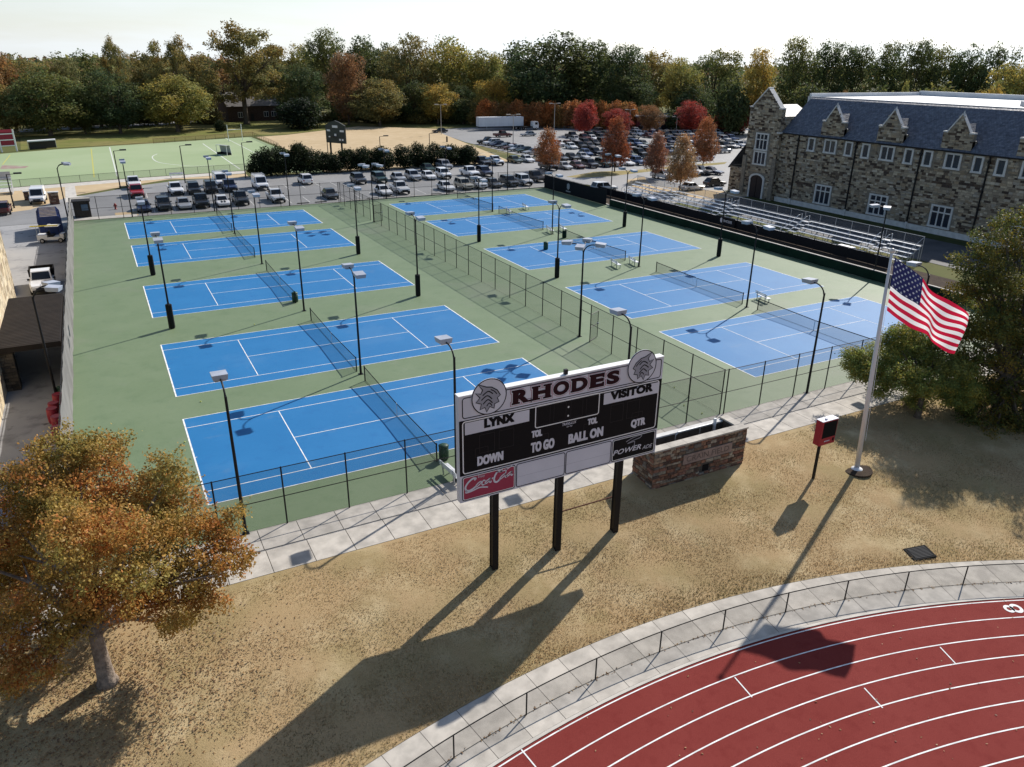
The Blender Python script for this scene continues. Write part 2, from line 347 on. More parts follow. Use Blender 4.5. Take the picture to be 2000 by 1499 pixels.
for t in [(1018, 1464, 1047, 1499), (1435, 1323, 1469, 1362), (1688, 1344, 1724, 1383), (1836, 1264, 1868, 1298)]: tick(*t)
def lane_number():
    # painted figure 8 in the outermost lane
    c = G(1978, 1189, TZ+.014); b = MB(); rad = Vector((c.x-TC[0], c.y-TC[1], 0)).normalized(); tan = Vector((rad.y, -rad.x, 0))
    def loop(cx, ro, ri):
        n = 20; v = []
        for k in range(n):
            a = 2*math.pi*k/n
            for r in (ro, ri): v.append(c+tan*(cx+r*math.cos(a)*1.1)+rad*(r*math.sin(a)*1.25))
        b.add(v, [(2*k, 2*((k+1) % n), 2*((k+1) % n)+1, 2*k+1) for k in range(n)])
    loop(-.17, .20, .09); loop(.17, .24, .12)
    put('lane_number', b.mesh('lane_number', M_LINE), track)
lane_number()
def kerb_walk():
    root = put('kerb_walk', MB().add(*ring(R_IN-.10, R_OUT, A1, A0, TZ-.01, 120)).mesh('kerb_walk', mat('joint dark', (.10, .09, .08), .9, .1)), kind='structure')
    step = math.radians(1.94); n = int((A1-A0)/step)
    for (ra, rb) in ((R_OUT-.02, R_FENCE+.02), (R_FENCE-.0, R_IN+.02)):
        v, f = ring(ra, rb, step*.5-.00022, -step*.5+.00022, 0, 3)
        v = [(x-TC[0], y-TC[1], z) for x, y, z in v]
        m = MB().add(v, f)
        me = m.mesh('slab', M_CONC)
        for i in range(n):
            a = A0+step*(i+.5); mid = (TC[0]+R_FENCE*math.cos(a), TC[1]+R_FENCE*math.sin(a))
            if not (-4 < mid[0] < 46): continue
            put('slab', me, root, (TC[0], TC[1], TZ+.010+.004*rnd.random()), (0, 0, a))
    put('kerb', MB().add(*ring(R_IN-.0, R_IN-.13, A0, A1, TZ+.03, 140)).mesh('kerb', M_CONC2), root)
kerb_walk()
def post_mesh(h, r, m, n=8): return MB().tube([(0, 0, 0), (0, 0, h-.04), (0, 0, h)], [r, r, r*.6], n).mesh('post', m)
def low_fence():
    base = G(1413, 1232, TZ)
    root = thing('low_chain_link_fence', 'waist-high black chain-link fence curving along the running track', 'fence', (base.x, base.y, TZ))
    # posts at the measured spots, the spacing carried on past the frame
    angs = [math.atan2(p.y-TC[1], p.x-TC[0]) for p in (G(x, y, TZ) for x, y in [(880, 1473), (1022, 1390), (1162, 1327), (1288, 1274), (1413, 1232), (1535, 1198), (1652, 1175), (1770, 1158), (1884, 1147)])]
    st = (angs[0]-angs[-1])/8; angs = [angs[0]+st*k for k in (6, 5, 4, 3, 2, 1)]+angs+[angs[-1]-st*k for k in range(1, 8)]
    pm = post_mesh(1.08, .03, M_BLACK)
    P = [Vector((TC[0]+R_FENCE*math.cos(a), TC[1]+R_FENCE*math.sin(a), TZ)) for a in angs]
    for p in P: put('post', pm, root, p-root.location)
    v, f = ring(R_FENCE, R_FENCE, angs[0], angs[-1], 0, 90); arc = [Vector((v[2*i][0], v[2*i][1], TZ)) for i in range(91)]
    MB().tube([p+Vector((0, 0, 1.06)) for p in arc], .022, 6).build('top_rail', M_BLACK, root)
    MB().tube([p+Vector((0, 0, .04)) for p in arc], .006, 4).build('bottom_wire', M_BLACK, root)
    b = MB()
    for a, c in zip(arc, arc[1:]): b.quad(a+Vector((0, 0, .02)), c+Vector((0, 0, .02)), c+Vector((0, 0, 1.07)), a+Vector((0, 0, 1.07)))
    b.build('mesh', M_LINK2, root)
low_fence()

# ------------------------------------------------------------------ footpath of slabs along the front fence
FX0, FX1, FY0, FY1, DIVX = -5.95, 66.9, -3.35, 82.0, 30.2
BX0, BX1, BY0, BY1 = 20.9, 27.25, -8.45, -6.75      # stone sign enclosure
def front_path():
    root = sheet('footpath', rect(-40, 75, -6.98, -3.2), -.012, mat('joint dark'  , (.1, .09, .08)))
    for j, (y0, y1, tone) in enumerate(((-5.05, -3.30, 0), (-6.93, -5.08, 1))):
        x = -22.0
        while x < 62:
            w = 1.83+rnd.uniform(-.01, .01)
            put('slab', UNIT, root, (x+w/2, (y0+y1)/2, -.05+.004*rnd.random()), (0, 0, 0), (w-.03, y1-y0-.02, .062)); x += w
front_path()
# drain grate
p = GL(1796, 1082)
M_DARKIRON = mat('grate iron', (.06, .06, .06), .8, .2)
gr = thing('drain_grate', 'dark metal drain grate set in the turf by the kerb walk', 'grate', (p.x, p.y, p.z+.05), math.radians(-14)); gr.rotation_euler = (math.atan((gz(p.x, p.y+.4)-gz(p.x, p.y-.4))/.8), math.atan((gz(p.x-.5, p.y)-gz(p.x+.5, p.y))/1.0), math.radians(-14))
put('frame', MB().box(-.62, .62, -.42, .42, -.1, .03).mesh('frame', mat('drain black', (.018, .018, .018), .9, .1)), gr)
for i in range(8): put('bar', MB().box(-.48, .48, -.02, .02, .03, .045).mesh('bar', M_DARKIRON) if i == 0 else bpy.data.meshes['bar'], gr, (0, -.3+i*.085, 0))

# ------------------------------------------------------------------ tennis deck, courts, nets
sheet('court_deck', rect(FX0, FX1, FY0-.02, FY1), .006, M_COURT)
CL, CW = 23.77, 10.97
LY = [0.0, 14.71, 33.04, 52.24, 67.12]; RY = [0.27, 15.01, 33.39, 51.77, 66.51]; RX = 36.72
ORD = ['first', 'second', 'third', 'fourth', 'fifth']
def line_strip(root, x0, x1, y0, y1):
    put('line', MB().add([(x0, y0, .006), (x1, y0, .006), (x1, y1, .006), (x0, y1, .006)], [(0, 1, 2, 3)]).mesh('line', M_LINE), root)
def court(x0, y0, lab):
    r = put('tennis_court', MB().add([(0, 0, 0), (CL, 0, 0), (CL, CW, 0), (0, CW, 0)], [(0, 1, 2, 3)]).mesh('tennis_court', M_BLUE), None, (x0, y0, .011), label=lab, cat='tennis court', group='blue tennis courts in two banks')
    w = .055; s = 1.372; sv = 6.40; mid = CL/2
    for y in (0, CW-w): line_strip(r, 0, CL, y, y+w)
    for y in (s, CW-s-w): line_strip(r, w+.02, CL-w-.02, y, y+w)
    for x in (0, CL-.09): line_strip(r, x, x+.09, w, CW-w)
    for x in (mid-sv, mid+sv-w): line_strip(r, x, x+w, s+w, CW-s-w)
    line_strip(r, mid-sv+w, mid+sv-w, CW/2-w/2, CW/2+w/2)
    for x in (.09, CL-.09-.1): line_strip(r, x, x+.1, CW/2-.03, CW/2+.03)
def net_meshes():
    y0, y1 = -.914, CW+.914; n = 24; top = []
    for i in range(n+1):
        t = i/n; y = y0+(y1-y0)*t; u = abs(t-.5)*2; top.append((y, .914+(1.06-.914)*u))
    a = MB(); b = MB()
    for (ya, za), (yb, zb) in zip(top, top[1:]):
        a.quad((0, ya, .02), (0, yb, .02), (0, yb, zb), (0, ya, za)); b.obox((0, (ya+yb)/2, (za+zb)/2-.03), (.012, 0, 0), (0, (yb-ya)/2+.002, (zb-za)/2), (0, 0, .03))
    post = MB().tube([(0, 0, 0), (0, 0, 1.09)], .045, 10); post.tube([(0, 0, 1.09), (0, 0, 1.12)], [.05, .03], 10)
    low = MB().tube([(0, y0, .03), (0, y1, .03)], .014, 5)
    strap = MB().box(-.014, .014, -.03, .03, 0, .92)
    return a.mesh('netting', M_NETM), b.mesh('headband', M_SCREEN_B), post.mesh('post', M_BLACK), strap.mesh('centre_strap', M_WHITE), low.mesh('bottom_cable', M_BLACK)
NM = net_meshes()
def net(x0, y0, lab):
    r = thing('tennis_net', lab, 'tennis net', (x0+CL/2, y0, .012), group='nets across the tennis courts')
    put('netting', NM[0], r); put('headband', NM[1], r); put('centre_strap', NM[3], r, (0, CW/2, 0)); put('bottom_cable', NM[4], r)
    for y in (-.914, CW+.914): put('post', NM[2], r, (0, y, 0))
for bank, x0, ys in (('alley-side', 0.0, LY), ('bleacher-side', RX, RY)):
    for i, y in enumerate(ys):
        court(x0, y, f'blue tennis court with white lines, {ORD[i]} from the scoreboard in the {bank} bank')
        net(x0, y, f'dark tennis net across the {ORD[i]} court from the scoreboard in the {bank} bank')

# ------------------------------------------------------------------ fences round the courts
FH = 3.05
PM, PMC = post_mesh(FH+.05, .038, M_BLACK), post_mesh(FH+.12, .05, M_BLACK)
def fence(name, label, a, b, h=FH, spacing=3.05, gaps=(), link=None, rails=(1.0, .5, .015), screen=None, screen_h=None, screen_z=.05, mp=None, side=0.0, r=.024, cat='fence', post_m=None):
    a, b = Vector((*a, 0)), Vector((*b, 0)); L = (b-a).length; d = (b-a)/L
    root = thing(name, label, cat, a)
    runs = []; s = 0.
    for g0, g1 in gaps: runs.append((s, g0)); s = g1
    runs.append((s, L)); nrm = Vector((-d.y, d.x, 0))
    pm = post_m or (PM if h == FH else post_mesh(h+.05, .034, M_BLACK))
    for s0, s1 in runs:
        n = max(1, round((s1-s0)/spacing))
        for i in range(n+1): put('post', pm, root, d*(s0+(s1-s0)*i/n))
        for k in rails:
            MB().tube([a+d*s0+Vector((0, 0, h*k)), a+d*s1+Vector((0, 0, h*k))], r if k > .1 else .008, 6).build('top_rail' if k == 1 else ('mid_rail' if k > .1 else 'bottom_wire'), M_BLACK, root)
        q0, q1 = a+d*s0+nrm*.03, a+d*s1+nrm*.03; up = Vector((0, 0, h))
        MB().quad(q0+Vector((0, 0, .03)), q1+Vector((0, 0, .03)), q1+up, q0+up).build('mesh', link or M_LINK, root)
        if screen:
            nn = max(2, int((s1-s0)/.8)); o = nrm*side; sb = MB(); prev = None
            for i in range(nn+1):
                p = a+d*(s0+(s1-s0)*i/nn)+o+nrm*.02*math.sin(i*1.7)+nrm*.015*math.sin(i*.6)
                if prev is not None: sb.quad(prev+Vector((0, 0, screen_z)), p+Vector((0, 0, screen_z)), p+Vector((0, 0, screen_h)), prev+Vector((0, 0, screen_h)))
                prev = p
            sb.build('windscreen', screen, root)
    return root
fence('chain_link_fence', 'tall black chain-link fence between the courts and the slab footpath', (FX0, FY0), (FX1, FY0), gaps=())
fence('chain_link_fence', 'tall fence hung with grey windscreen between the courts and the service alley', (FX0, FY1), (FX0, FY0+.06), screen=M_SCREEN_G, screen_h=3.0, side=.06)
fence('chain_link_fence', 'tall black chain-link fence between the courts and the parked cars', (FX0+.06, FY1), (FX1, FY1))
fence('chain_link_fence', 'tall black chain-link fence dividing the two banks of courts', (DIVX, FY1-.06), (DIVX, FY0+.06), gaps=((15.5, 17.0), (68.9, 70.3)))
fence('chain_link_fence', 'black-screened fence with a pale crest at the corner by the bleachers', (FX1, FY1-.06), (FX1, 63.0), h=2.3, spacing=2.4, screen=M_SCREEN_B, screen_h=2.25, side=-.06)
fence('low_windscreen_fence', 'low dark green screened fence between the courts and the bleachers', (FX1, 62.0), (FX1, FY0+.1), h=1.0, spacing=3.0, screen=M_SCREEN_D, screen_h=.98, side=-.06, rails=(1.0,))
fence('chain_link_fence', 'black-screened fence in front of the aluminium bleachers', (72.2, 74), (72.6, 17.0), h=1.25, spacing=2.6, screen=M_SCREEN_B, screen_h=1.2, side=-.05, rails=(1.0,))
# open gates in the dividing fence
def gate(loc, ang, lab):
    g = thing('chain_link_gate', lab, 'gate', loc, ang)
    fr = MB()
    for p0, p1 in (((0, 0, .08), (0, 0, 2.25)), ((1.25, 0, .08), (1.25, 0, 2.25)), ((0, 0, .08), (1.25, 0, .08)), ((0, 0, 2.25), (1.25, 0, 2.25)), ((0, 0, 1.2), (1.25, 0, 1.2))): fr.tube([p0, p1], .026, 6)
    put('frame', fr.mesh('frame', M_BLACK), g); put('mesh', MB().quad((0, .01, .08), (1.25, .01, .08), (1.25, .01, 2.25), (0, .01, 2.25)).mesh('mesh', M_LINK), g)
    put('latch', MB().box(1.17, 1.32, -.05, .05, 1.15, 1.27).mesh('latch', M_GALV), g)
gate((DIVX+.05, 11.72, 0), math.radians(28), 'open chain-link gate beside the four-lamp pole next to the scoreboard end')
gate((DIVX+.05, 65.0, 0), math.radians(10), 'open chain-link gate in the dividing fence at the car park end')
for y0 in (11.7, 65.0):
    MB().tube([(DIVX, y0, 2.32), (DIVX, y0+1.4, 2.32)], .025, 6).tube([(DIVX, y0, 3.05), (DIVX, y0+1.4, 3.05)], .025, 6).build('gate_header', M_BLACK, None, label='pair of bars over the gate opening ' + ('at the scoreboard end' if y0 < 20 else 'at the car park end'), cat='rail')
# kerbs under the back fence and coping of the side fence
MB().box(31.5, FX1+.5, FY1+.10, FY1+.42, -.03, .16).build('kerb', M_CONC2, kind='structure')
MB().box(FX1+.12, FX1+.42, 62.2, FY1+.1, -.03, .16).build('kerb', M_CONC2, kind='structure')
MB().box(FX1+.10, FX1+.34, -3.2, 62, -.03, 1.04).build('kerb', M_CONC2, kind='structure')
sheet('mulch_bed', rect(67.3, 74.8, -6.8, 75), .004, M_MULCH)

# ------------------------------------------------------------------ court light poles
def lamp_head():
    b = MB(); v = [(-.36, -.30, .0), (.36, -.30, .0), (.36, .30, .0), (-.36, .30, .0), (-.40, -.34, .26), (.40, -.34, .26), (.40, .34, .26), (-.40, .34, .26)]
    b.add(v, [(0, 3, 2, 1), (4, 5, 6, 7), (0, 1, 5, 4), (1, 2, 6, 5), (2, 3, 7, 6), (3, 0, 4, 7)])
    return b.mesh('lamp_head', M_LAMPBOX)
M_LAMPBOX = mat('lamp housing', (.36, .39, .46), .45, .4, var=.1, scale=1.5)
M_LENS = mat('lamp lens', (.30, .32, .33), .2, .6)
LH = lamp_head(); LENS = MB().box(-.30, .30, -.24, .24, -.02, 0).mesh('lens', M_LENS)
M_PAD = mat('pole padding', (.010, .011, .012), .75, .2, bump=.3, bscale=8)
POLE_H = 7.0
POLE_M = MB().tube([(0, 0, 0), (0, 0, POLE_H)], [.085, .06], 10).mesh('pole', M_BLACK)
PADM = MB().lathe([(.24, .06), (.25, .1), (.25, 2.0), (.23, 2.05)], n=8).mesh('pad', M_PAD)
BASEP = MB().box(-.16, .16, -.16, .16, 0, .03).mesh('base_plate', M_BLACK)
def arm_mesh(reach, rise):
    pts = []
    for i in range(9):
        a = math.pi/2*i/8; pts.append((reach*(1-math.cos(a)), 0, POLE_H-.3+(rise+.3)*math.sin(a)))
    pts.append((reach+.25, 0, POLE_H+rise)); return MB().tube(pts, [.05]*3+[.042]*7, 8).mesh('arm', M_BLACK)
ARM = arm_mesh(.75, .45)
def pole(x, y, heads, lab, pad=False, z=0., hs=1.0):
    r = thing('court_light_pole', lab, 'light pole', (x, y, z), group='light poles round the tennis courts', scale=(1, 1, hs))
    put('pole', POLE_M, r); put('base_plate', BASEP, r)
    if pad: put('pad', PADM, r)
    for a, off in heads:
        ar = put('arm', ARM, r, (0, 0, 0), (0, 0, math.radians(a))); h = put('lamp_head', LH, ar, (1.3, 0, POLE_H+.36+off), (0, math.radians(5), 0))
        put('lens', LENS, r, (1.3*math.cos(math.radians(a)), 1.3*math.sin(math.radians(a)), POLE_H+.355+off), (0, 0, math.radians(a)))
ONE = [(90, 0)]; TWO = [(90, 0), (-90, 0)]; FOUR = [(45, 0), (135, 0), (225, 0), (315, 0)]
CLN = {1.24: 'alley end', 12.0: 'net line', 22.7: 'divider end', 37.9: 'divider end', 48.3: 'net line', 59.6: 'bleacher end'}
for x in (1.24, 12.0, 22.7, 37.9, 48.3, 59.6):
    bank = 'alley-side' if x < 30 else 'bleacher-side'
    pole(x, FY0+.02, ONE, f'black single-lamp pole on the footpath fence, {CLN[x]} of the {bank} bank', z=0)
    for y, n in ((29.5, 'second and third'), (48.0, 'third and fourth')):
        pole(x, y, TWO, f'black twin-lamp {"padded " if x not in (12.0, 48.3) else ""}pole, {CLN[x]} between {n} courts of the {bank} bank', pad=x not in (12.0, 48.3))
    pole(x, FY1+.05, TWO, f'black twin-lamp pole on the car park fence, {CLN[x]} of the {bank} bank')
    if x in (12.0, 48.3):
        pole(x, 13.2, TWO, f'black twin-lamp pole by the net posts between first and second courts, {bank} bank')
        pole(x, 65.2, TWO, f'black twin-lamp pole by the net posts between fourth and fifth courts, {bank} bank')
pole(DIVX, 13.15, FOUR, 'black four-lamp pole on the dividing fence at the scoreboard end', hs=1.01)
pole(DIVX, 65.1, FOUR, 'black four-lamp pole on the dividing fence at the car park end')
pole(-6.75, 17.2, [(35, 0), (-20, .0)], 'black twin-lamp pole in the service alley beside the barrels')
pole(-6.5, 81.6, [(35, 0), (-20, .0)], 'black twin-lamp pole in the alley by the dark booth')
pole(FX1+.6, 14.9, [(150, 0), (215, 0)], 'black twin-lamp pole at the scoreboard end of the low green fence')
pole(FX1+.5, 62.6, TWO, 'black twin-lamp pole where the low green fence starts')

# ------------------------------------------------------------------ benches, bins beside the courts
def bench_meshes():
    seat = [MB().box(-.9, .9, -.20+k*.14, -.20+k*.14+.12, .42, .455).mesh('slat', M_ALU) for k in range(3)]
    back = [MB().obox((0, .27+.03*k, .60+k*.15), (.9, 0, 0), (0, .015, .004), (0, -.01, .055)).mesh('slat', M_ALU) for k in range(2)]
    leg = MB().box(-.03, .03, -.24, .22, .36, .42).box(-.03, .03, -.22, -.16, 0, .38).obox((0, .26, .42), (.03, 0, 0), (0, .03, 0), (0, .05, .42))
    return seat, back, leg.mesh('leg', M_GALV)
BS, BB, BLG = bench_meshes()
def bench(p, ang, lab):
    r = thing('court_bench', lab, 'bench', (p[0], p[1], .012), ang, 'white benches beside the courts')
    s = put('seat', BS[0], r)
    for m in BS[1:]: put('slat', m, s)
    b = put('backrest', BB[0], r); put('slat', BB[1], b)
    for x in (-.62, .62): put('leg', BLG, r, (x, 0, 0))
for px, py, a, t in [(884, 935, 95, 'by the footpath fence next to the scoreboard'), (995, 418, 80, 'past the net of the fifth court, bleacher-side bank'), (1027, 409, 80, 'between fourth and fifth courts, bleacher-side bank'),
                     (1075, 455, 80, 'by the net pole between third and fourth courts, bleacher-side bank'), (1100, 452, 80, 'next to a bin between third and fourth courts, bleacher-side bank'),
                     (1203, 522, 80, 'beyond the net post of the third court, bleacher-side bank'), (1238, 517, 80, 'against the net pole between second and third courts, bleacher-side bank'), (1490, 588, 80, 'beside the net of the first court, bleacher-side bank')]:
    q = G(px, py); bench((q.x, q.y), math.radians(a), 'white metal bench '+t)
def bin_(p, lab, col, h=.8, r=.28):
    t = thing('waste_bin', lab, 'bin', (p[0], p[1], .01))
    put('barrel', MB().lathe([(r*.85, 0), (r, .1), (r, h*.5), (r*.97, h)], n=14).mesh('barrel', col, smooth=True), t)
    put('lid', MB().lathe([(r*1.04, h), (r*1.04, h+.05), (r*.6, h+.12)], n=14).mesh('lid', col, smooth=True), t)
M_GRN = mat('green plastic', (.012, .055, .028), .5, .4); M_REDP = mat('red plastic', (.30, .018, .035), .45, .4, var=.1)
for px, py, t in [(867, 897, 'first'), (577, 590, 'third')]:
    q = G(px, py); bin_((q.x, q.y), f'dark green bin by the net post of the {t} court from the scoreboard', M_GRN)
q = G(1063, 488); bin_((q.x+.2, q.y), 'dark green bin by the fourth court net of the bleacher-side bank', M_GRN)
q = G(1102, 465); bin_((q.x, q.y), 'dark bin beside paired benches between third and fourth courts', M_SCREEN_D)
# tennis balls left on the deck
M_BALL = mat('tennis ball felt', (.62, .66, .18), .9, .1)
bm_ = bmesh.new(); bmesh.ops.create_icosphere(bm_, subdivisions=1, radius=.05); BALL = bpy.data.meshes.new('tennis_ball'); bm_.to_mesh(BALL); bm_.free(); BALL.materials.append(M_BALL)
for px, py in [(1336, 793), (1371, 809), (497, 635), (361, 865), (392, 786), (1317, 758)]:
    q = G(px, py); put('tennis_ball', BALL, None, (q.x, q.y, .055), label='stray yellow tennis ball lying on the green court deck', cat='ball', group='stray tennis balls')

# ------------------------------------------------------------------ lettering
def text_mesh(s, m, bold=0., shear=0.):
    cu = bpy.data.curves.new('lettering', 'FONT'); cu.body = s; cu.offset = bold; cu.space_character = 1.0+bold*1.6; cu.shear = shear; cu.fill_mode = 'FRONT' if hasattr(cu, 'fill_mode') else cu.fill_mode
    cu.dimensions = '2D'; cu.resolution_u = 4
    o = bpy.data.objects.new('lettering', cu); COL.objects.link(o); bpy.context.view_layer.update()
    dg = bpy.context.evaluated_depsgraph_get(); me = bpy.data.meshes.new_from_object(o.evaluated_get(dg)); bpy.data.objects.remove(o); bpy.data.curves.remove(cu)
    co = np.empty(len(me.vertices)*3); me.vertices.foreach_get('co', co); co = co.reshape(-1, 3); lo, hi = co.min(0), co.max(0)
    co[:, 0] = (co[:, 0]-lo[0])/(hi[0]-lo[0]); co[:, 1] = (co[:, 1]-lo[1])/(hi[1]-lo[1]); co[:, 2] = 0
    me.vertices.foreach_set('co', co.reshape(-1)); me.materials.clear(); me.materials.append(m); me.name = 'lettering'; return me
def heavy(me, du, dv):
    # the same letters laid three times a hair apart: a bolder face
    co = np.empty(len(me.vertices)*3); me.vertices.foreach_get('co', co); co = co.reshape(-1, 3); F = [tuple(p.vertices) for p in me.polygons]; b = MB()
    for i, (x, y) in enumerate(((-du, -dv), (du, -dv), (-du, dv), (du, dv), (0, 0))): b.add([(c[0]*(1-2*du)+du+x, c[1]*(1-2*dv)+dv+y, i*.0007) for c in co], F)
    return b.mesh('lettering', me.materials[0])
def flat(pts, m, name='emblem'):
    me = MB().add([(x, y, 0) for x, y in pts], [tuple(range(len(pts)))]).mesh(name, m); return me
def ribbon(pts, ws, mb, n=None):
    P = [Vector((x, y, 0)) for x, y in pts]
    if isinstance(ws, (int, float)): ws = [ws]*len(P)
    L = []
    for i, p in enumerate(P):
        d = (P[min(i+1, len(P)-1)]-P[max(i-1, 0)]); d = d.normalized() if d.length else Vector((1, 0, 0)); q = Vector((-d.y, d.x, 0))*ws[i]/2; L.append((p+q, p-q))
    for (a, b), (c, d) in zip(L, L[1:]): mb.quad(a, b, d, c)
def spline(pts, k=6):
    P = [pts[0]]+list(pts)+[pts[-1]]; out = []
    for i in range(1, len(P)-2):
        for j in range(k):
            t = j/k; a, b, c, d = (np.array(P[i+q], float) for q in (-1, 0, 1, 2))
            out.append(tuple(.5*((2*b)+(-a+c)*t+(2*a-5*b+4*c-d)*t*t+(-a+3*b-3*c+d)*t**3)))
    out.append(tuple(pts[-1])); return out
def rrect(u0, u1, v0, v1, r, k=5):
    out = []
    for cx, cy, a0 in ((u1-r, v1-r, 0), (u0+r, v1-r, 90), (u0+r, v0+r, 180), (u1-r, v0+r, 270)):
        for i in range(k+1): a = math.radians(a0+90*i/k); out.append((cx+r*math.cos(a), cy+r*math.sin(a)))
    return out
def frame_mesh(u0, u1, v0, v1, r, w, m):
    a, b = rrect(u0, u1, v0, v1, r), rrect(u0+w, u1-w, v0+w, v1-w, max(.01, r-w)); n = len(a)
    return MB().add([(x, y, 0) for x, y in a+b], [(k, (k+1) % n, n+(k+1) % n, n+k) for k in range(n)]).mesh('border', m)

# ------------------------------------------------------------------ football scoreboard
YB = -10.42; SBX, SBZ, SBW, SBH = 9.07, 3.38, 10.16, 4.86
def uv(cx, cy):
    d = ray(860+cx*.23, 660+cy*.23); t = (YB-CAM[1])/d[1]; p = CAM+d*t; return p[0]-SBX, p[2]-SBZ
M_SBW = mat('scoreboard white', (.60, .60, .66), .5, .3, var=.05, scale=.7); M_SBK = mat('scoreboard black', (.007, .007, .009), .6, .12)
M_SBR = mat('scoreboard red', (.33, .035, .075), .5, .3); M_PINK = mat('letter outline red', (.30, .05, .08), .6, .2); M_GREYP = mat('emblem grey', (.30, .30, .34), .6, .2)
def scoreboard():
    zb = gz(14, -10.2)-.1
    r = thing('football_scoreboard', 'wide white-and-black football scoreboard on three black posts on the lawn', 'scoreboard', (14.05, -10.2, zb))
    def at(u, v, d): return Vector((SBX+u, YB-d, SBZ+v))-r.location
    def pp(name, me, u=0, v=0, d=.01, su=1, sv=1, par=None):
        o = put(name, me, par or r, at(u, v, d), (math.pi/2, 0, 0), (su, sv, 1)); return o
    MB().box(SBX, SBX+SBW, YB, YB+.32, SBZ, SBZ+SBH).build('cabinet', M_SBW, r)
    MB().box(SBX-.01, SBX+SBW+.01, YB-.02, YB+.34, SBZ+SBH, SBZ+SBH+.04).build('top_cap', M_WHITE, r)
    for p in (Vector((10.77, -10.2, 0)), Vector((14.04, -10.22, 0)), Vector((17.28, -10.26, 0))):
        g = gz(p.x, p.y)-.1; b = MB(); w = .15
        b.box(p.x-w, p.x+w, p.y-w, p.y-w+.03, g, SBZ).box(p.x-w, p.x+w, p.y+w-.03, p.y+w, g, SBZ).box(p.x-w+.03, p.x+w-.03, p.y-w+.03, p.y+w-.03, g, SBZ)
        b.build('post', mat('post black', (.007, .007, .009), .5, .2), r)
    MB().tube([(14.1, -10.05, 1.25), (17.2, -10.05, 1.25)], .035, 8).build('conduit', mat('rusty pipe', (.12, .05, .03), .8, .2), r)
    pp('border', frame_mesh(.14, SBW-.10, 3.87, 4.80, .14, .04, M_SBK), d=.008)
    pp('score_panel', flat(rrect(.0, SBW, 1.27, 3.80, .02), M_SBK), d=.006)
    pp('border', frame_mesh(.13, SBW-.13, 1.34, 3.76, .14, .05, M_WHITE), d=.012)
    pp('name_panel', flat(rrect(.25, 3.22, 3.14, 3.68, .01), M_SBW), d=.016); pp('name_panel', flat(rrect(6.98, 10.0, 3.12, 3.66, .01), M_SBW), d=.016)
    pp('border', frame_mesh(3.50, 6.76, 2.72, 3.78, .12, .045, M_WHITE), d=.018)
    for v in (3.40, 2.98): pp('clock_dot', flat([(.045*math.cos(k*math.pi/6), .045*math.sin(k*math.pi/6)) for k in range(12)], M_WHITE), 5.15, v, .02)
    for i in range(4): pp('digit_panel', frame_mesh(0, .62, 0, .82, .02, .012, mat('panel seam', (.02, .02, .022), .5, .3)), 3.62+i*.80 if i < 2 else 3.75+i*.80-.08, 2.84, .017)
    for u0 in (.9, 1.8, 7.4, 8.3): pp('digit_panel', frame_mesh(0, .7, 0, .85, .02, .014, MATS['panel seam']), u0, 2.15, .011)
    for u0 in (.7, 3.6, 6.0, 8.6): pp('digit_panel', frame_mesh(0, .6, 0, .42, .02, .014, MATS['panel seam']), u0, 1.95 if u0 > 3 else 2.0, .011)
    def word(s, bl, br, tl, m, bold=.0, shear=0., d=.024, name='lettering', hv=0.):
        (a, b), (c, _), (_, t) = uv(*bl), uv(*br), uv(*tl)
        me = text_mesh(s, m, bold, shear)
        if hv: me = heavy(me, hv/(c-a), hv*.6/(t-b))
        return pp(name, me, a, b, d, c-a, t-b)
    word('LYNX', (370, 768), (628, 712), (368, 692), M_SBK, .03, hv=.028); word('VISITOR', (1440, 532), (1800, 462), (1437, 462), M_SBK, .03, hv=.024)
    for s, a, b, c in [('TOL', (772, 852), (862, 835), (770, 793)), ('TO GO', (765, 980), (965, 945), (758, 895)), ('DOWN', (312, 1090), (533, 1040), (312, 1010)), ('BALL ON', (1083, 903), (1378, 838), (1085, 820)), ('TOL', (1248, 742), (1330, 725), (1245, 690)), ('QTR', (1612, 775), (1735, 752), (1612, 700))]:
        word(s, a, b, c, M_SBW, .03, hv=.018)
    word('TRANS-LUX', (1033, 750), (1152, 730), (1033, 727), M_SBW, .02, .15); word('Fair-Play', (1068, 766), (1120, 755), (1068, 748), M_SBW, .0, .4)
    # RHODES in heavy slab letters with white and dark red outlines
    (a, b), (c, _), (_, t) = uv(612, 572), uv(1517, 388), uv(630, 446); W, H = c-a, t-b
    widths = dict(R=1.02, H=1.08, O=1.0, D=1.02, E=.92, S=.86); tot = sum(widths[k] for k in 'RHODES')+.14*5; x = a; unit = W/tot
    for ch in 'RHODES':
        w = widths[ch]*unit
        for m, g, d in ((M_PINK, .055, .014), (M_SBW, .036, .016), (mat('letter maroon black', (.026, .006, .010), .6, .12), 0., .018)):
            me = text_mesh(ch, m, .06)
            pp('lettering', me, x-g, b-g, d, w+2*g, H+2*g)
            sh = H*.14; so = .05; bars = []
            if ch in 'RHDE':
                for (q0, q1) in ((-so, .42*w), (.58*w, w+so)) if ch in 'HR' else ((-so, .40*w),):
                    for v0 in ((0, H-sh) if not (ch == 'R' and q0 > 0) else (0,)): bars.append((q0-g, q1+g, v0-g, v0+sh+g))
                if ch == 'E':
                    for v0 in (0, H*.66): bars.append((w*.84-g, w+g, v0-g, v0+H*.34+g))
                for q0, q1, v0, v1 in bars: pp('serif', MB().quad((q0, v0, 0), (q1, v0, 0), (q1, v1, 0), (q0, v1, 0)).mesh('serif', m), x, b, d+.0005)
        x += w+.14*unit
